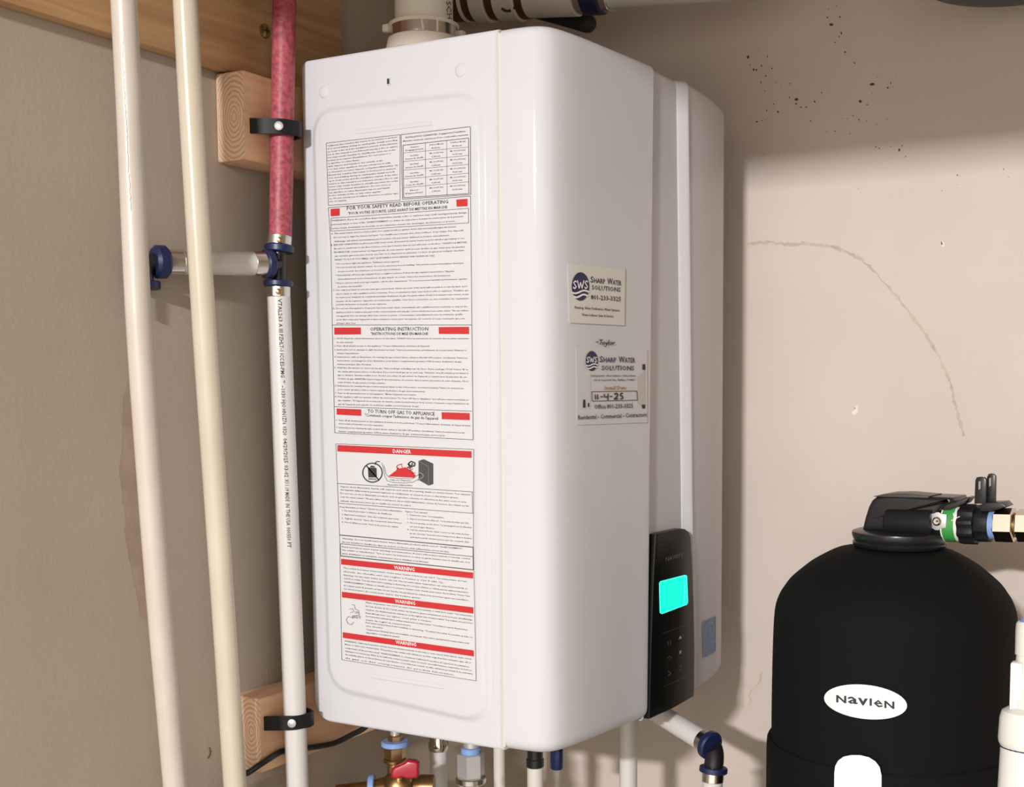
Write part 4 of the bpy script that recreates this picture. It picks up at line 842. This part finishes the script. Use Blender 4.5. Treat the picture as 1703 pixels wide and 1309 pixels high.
ring(on_axis(1575), on_axis(1577.5), .0194, 'band_edge', M_wht, hd, 36, .0003); ring(on_axis(1577), on_axis(1597), .0192, 'green_band', M_green, hd, 36, .0003); ring(on_axis(1596), on_axis(1603), .0188, 'band_edge', M_pvcw, hd, 36, .0003)
p = Print(on_cyl(A, DA, .0195)); p.text('IN', (1585, 858), (1594, 853), 5); p.line((1582, 866), (1596, 859), 1.2); p.path([(1592, 847), (1594, 841), (1598, 841)], 1.2); p.build('band_print', M_wht, hd, kind='stuff')
def ribbed(x0, x1, r, n, m, name):
    a, b = on_axis(x0), on_axis(x1); bm = NB(); pts = []
    for k in range(n * 4):
        rr_ = r if k % 4 in (0, 1) else r * .91; t = 2 * math.pi * (k + .5) / (n * 4); pts.append(a + DU * math.cos(t) * rr_ + DN * math.sin(t) * rr_)
    add_prism(bm, pts, b - a, .0008); return obj(name, bm, m, hd, 30)
ribbed(1602, 1628, .0212, 10, M_black, 'lock_nut'); ribbed(1628, 1650, .0182, 8, M_black, 'lock_nut')
def tab(x0, x1, y0, y1, off, name='clip_tab'):
    P_ = [(x0, y1), (x0 + 1.5, y0 + 6), (x0 + 4, y0 + 1), (x0 + (x1 - x0) * .5, y0), (x1 - 3, y0 + 1), (x1, y0 + 5), (x1 - .5, y1)]
    bm = NB(); add_prism(bm, [axpt(x, y, off) for x, y in P_], -DN * .005, .0009); t_ = obj(name, bm, M_blackgl, hd, 40)
    p_ = Print(lambda x, y: np.array([axpt(a, b, off + .0004) for a, b in zip(x, y)])); cxm = (x0 + x1) / 2 - 1; p_.poly([(cxm - 1.6, y0 + 8), (cxm + 1.6, y0 + 7), (cxm + 1.6, y0 + 20), (cxm - 1.6, y0 + 22)]); p_.build('tab_slot', mat('slot_light', (.30, .28, .26), .5), t_)
tab(1620, 1640, 793, 838, .010); tab(1639.5, 1655.5, 787.5, 836, .004)
bm = NB(); add_prism(bm, [axpt(x, y, .014) for x, y in ((1628, 840), (1640, 836), (1666, 835.5), (1673, 843), (1660, 848), (1640, 851), (1630, 851))], -DN * .028, .001); obj('clip_plate', bm, M_blackgl, hd)
fi = thing('pipe_adapter', 'shiny nickel brass adapter with pale blue ring at the right edge', 'pipe fitting', on_axis(1690))
def fit(x0, x1, r, m, name, hexa=False):
    a, b = on_axis(x0), on_axis(x1); L = np.linalg.norm(b - a); bm = NB(); e = .001; add_lathe(bm, [(0, r - e), (e, r), (L - e, r), (L, r - e)], a, b - a, 28, hexa); obj(name, bm, m, fi)
fit(1648, 1659, .0150, M_ltblue, 'seal_ring'); fit(1658, 1689, .0175, M_nickel, 'hex_nut', True); fit(1688, 1694, .0125, M_oldbrass, 'groove'); fit(1693, 1712, .0168, M_nickel, 'union_nut', True); fit(1711, 1830, .0125, M_brass, 'tail')

# ------------------------------------------------------------------ white plastic fittings at the right edge
PD = 1.10; q0, q1 = atd(1713, 1309, PD), atd(1730, 1030, PD); qd = (q1 - q0) / np.linalg.norm(q1 - q0); qa = lambda y: q0 + (q1 - q0) * (1309 - y) / 279.
pf = thing('pvc_drain_riser', 'bright white plastic riser with stepped sockets at the right edge', 'pipe', qa(1309)); kp = PD / FOC
def pvc(prof, name, m=M_pvcw): bm = NB(); add_lathe(bm, [(float((qa(y) - q0) @ qd), r * kp) for y, r in prof], q0, qd, 40); obj(name, bm, m, pf)
pvc([(2500, 52), (1235, 51)], 'lower_pipe'); pvc([(1246, 50), (1238, 54.5), (1232, 55.5), (1198, 55), (1186, 52), (1179, 42), (1178, 38)], 'large_socket'); ring(qa(1247), qa(1244), 52.5 * kp, 'glue_line', M_blue, pf)
pvc([(1185, 38), (1085, 34)], 'neck'); pvc([(1093, 32), (1091, 36.5), (1050, 38), (1040, 37.5), (1036, 35)], 'small_socket'); pvc([(1040, 31), (1030, 31)], 'ring_seal', M_ltblue); pvc([(1032, 27), (940, 26)], 'upper_pipe')
bm = NB(); c = qa(1140) - ROT[0] * 36 * kp; add_box(bm, (c[0] - .003, c[1] - .008, c[2] - .022), (c[0] + .008, c[1] + .004, c[2] + .022), .002); obj('side_lug', bm, M_pvcw, pf)
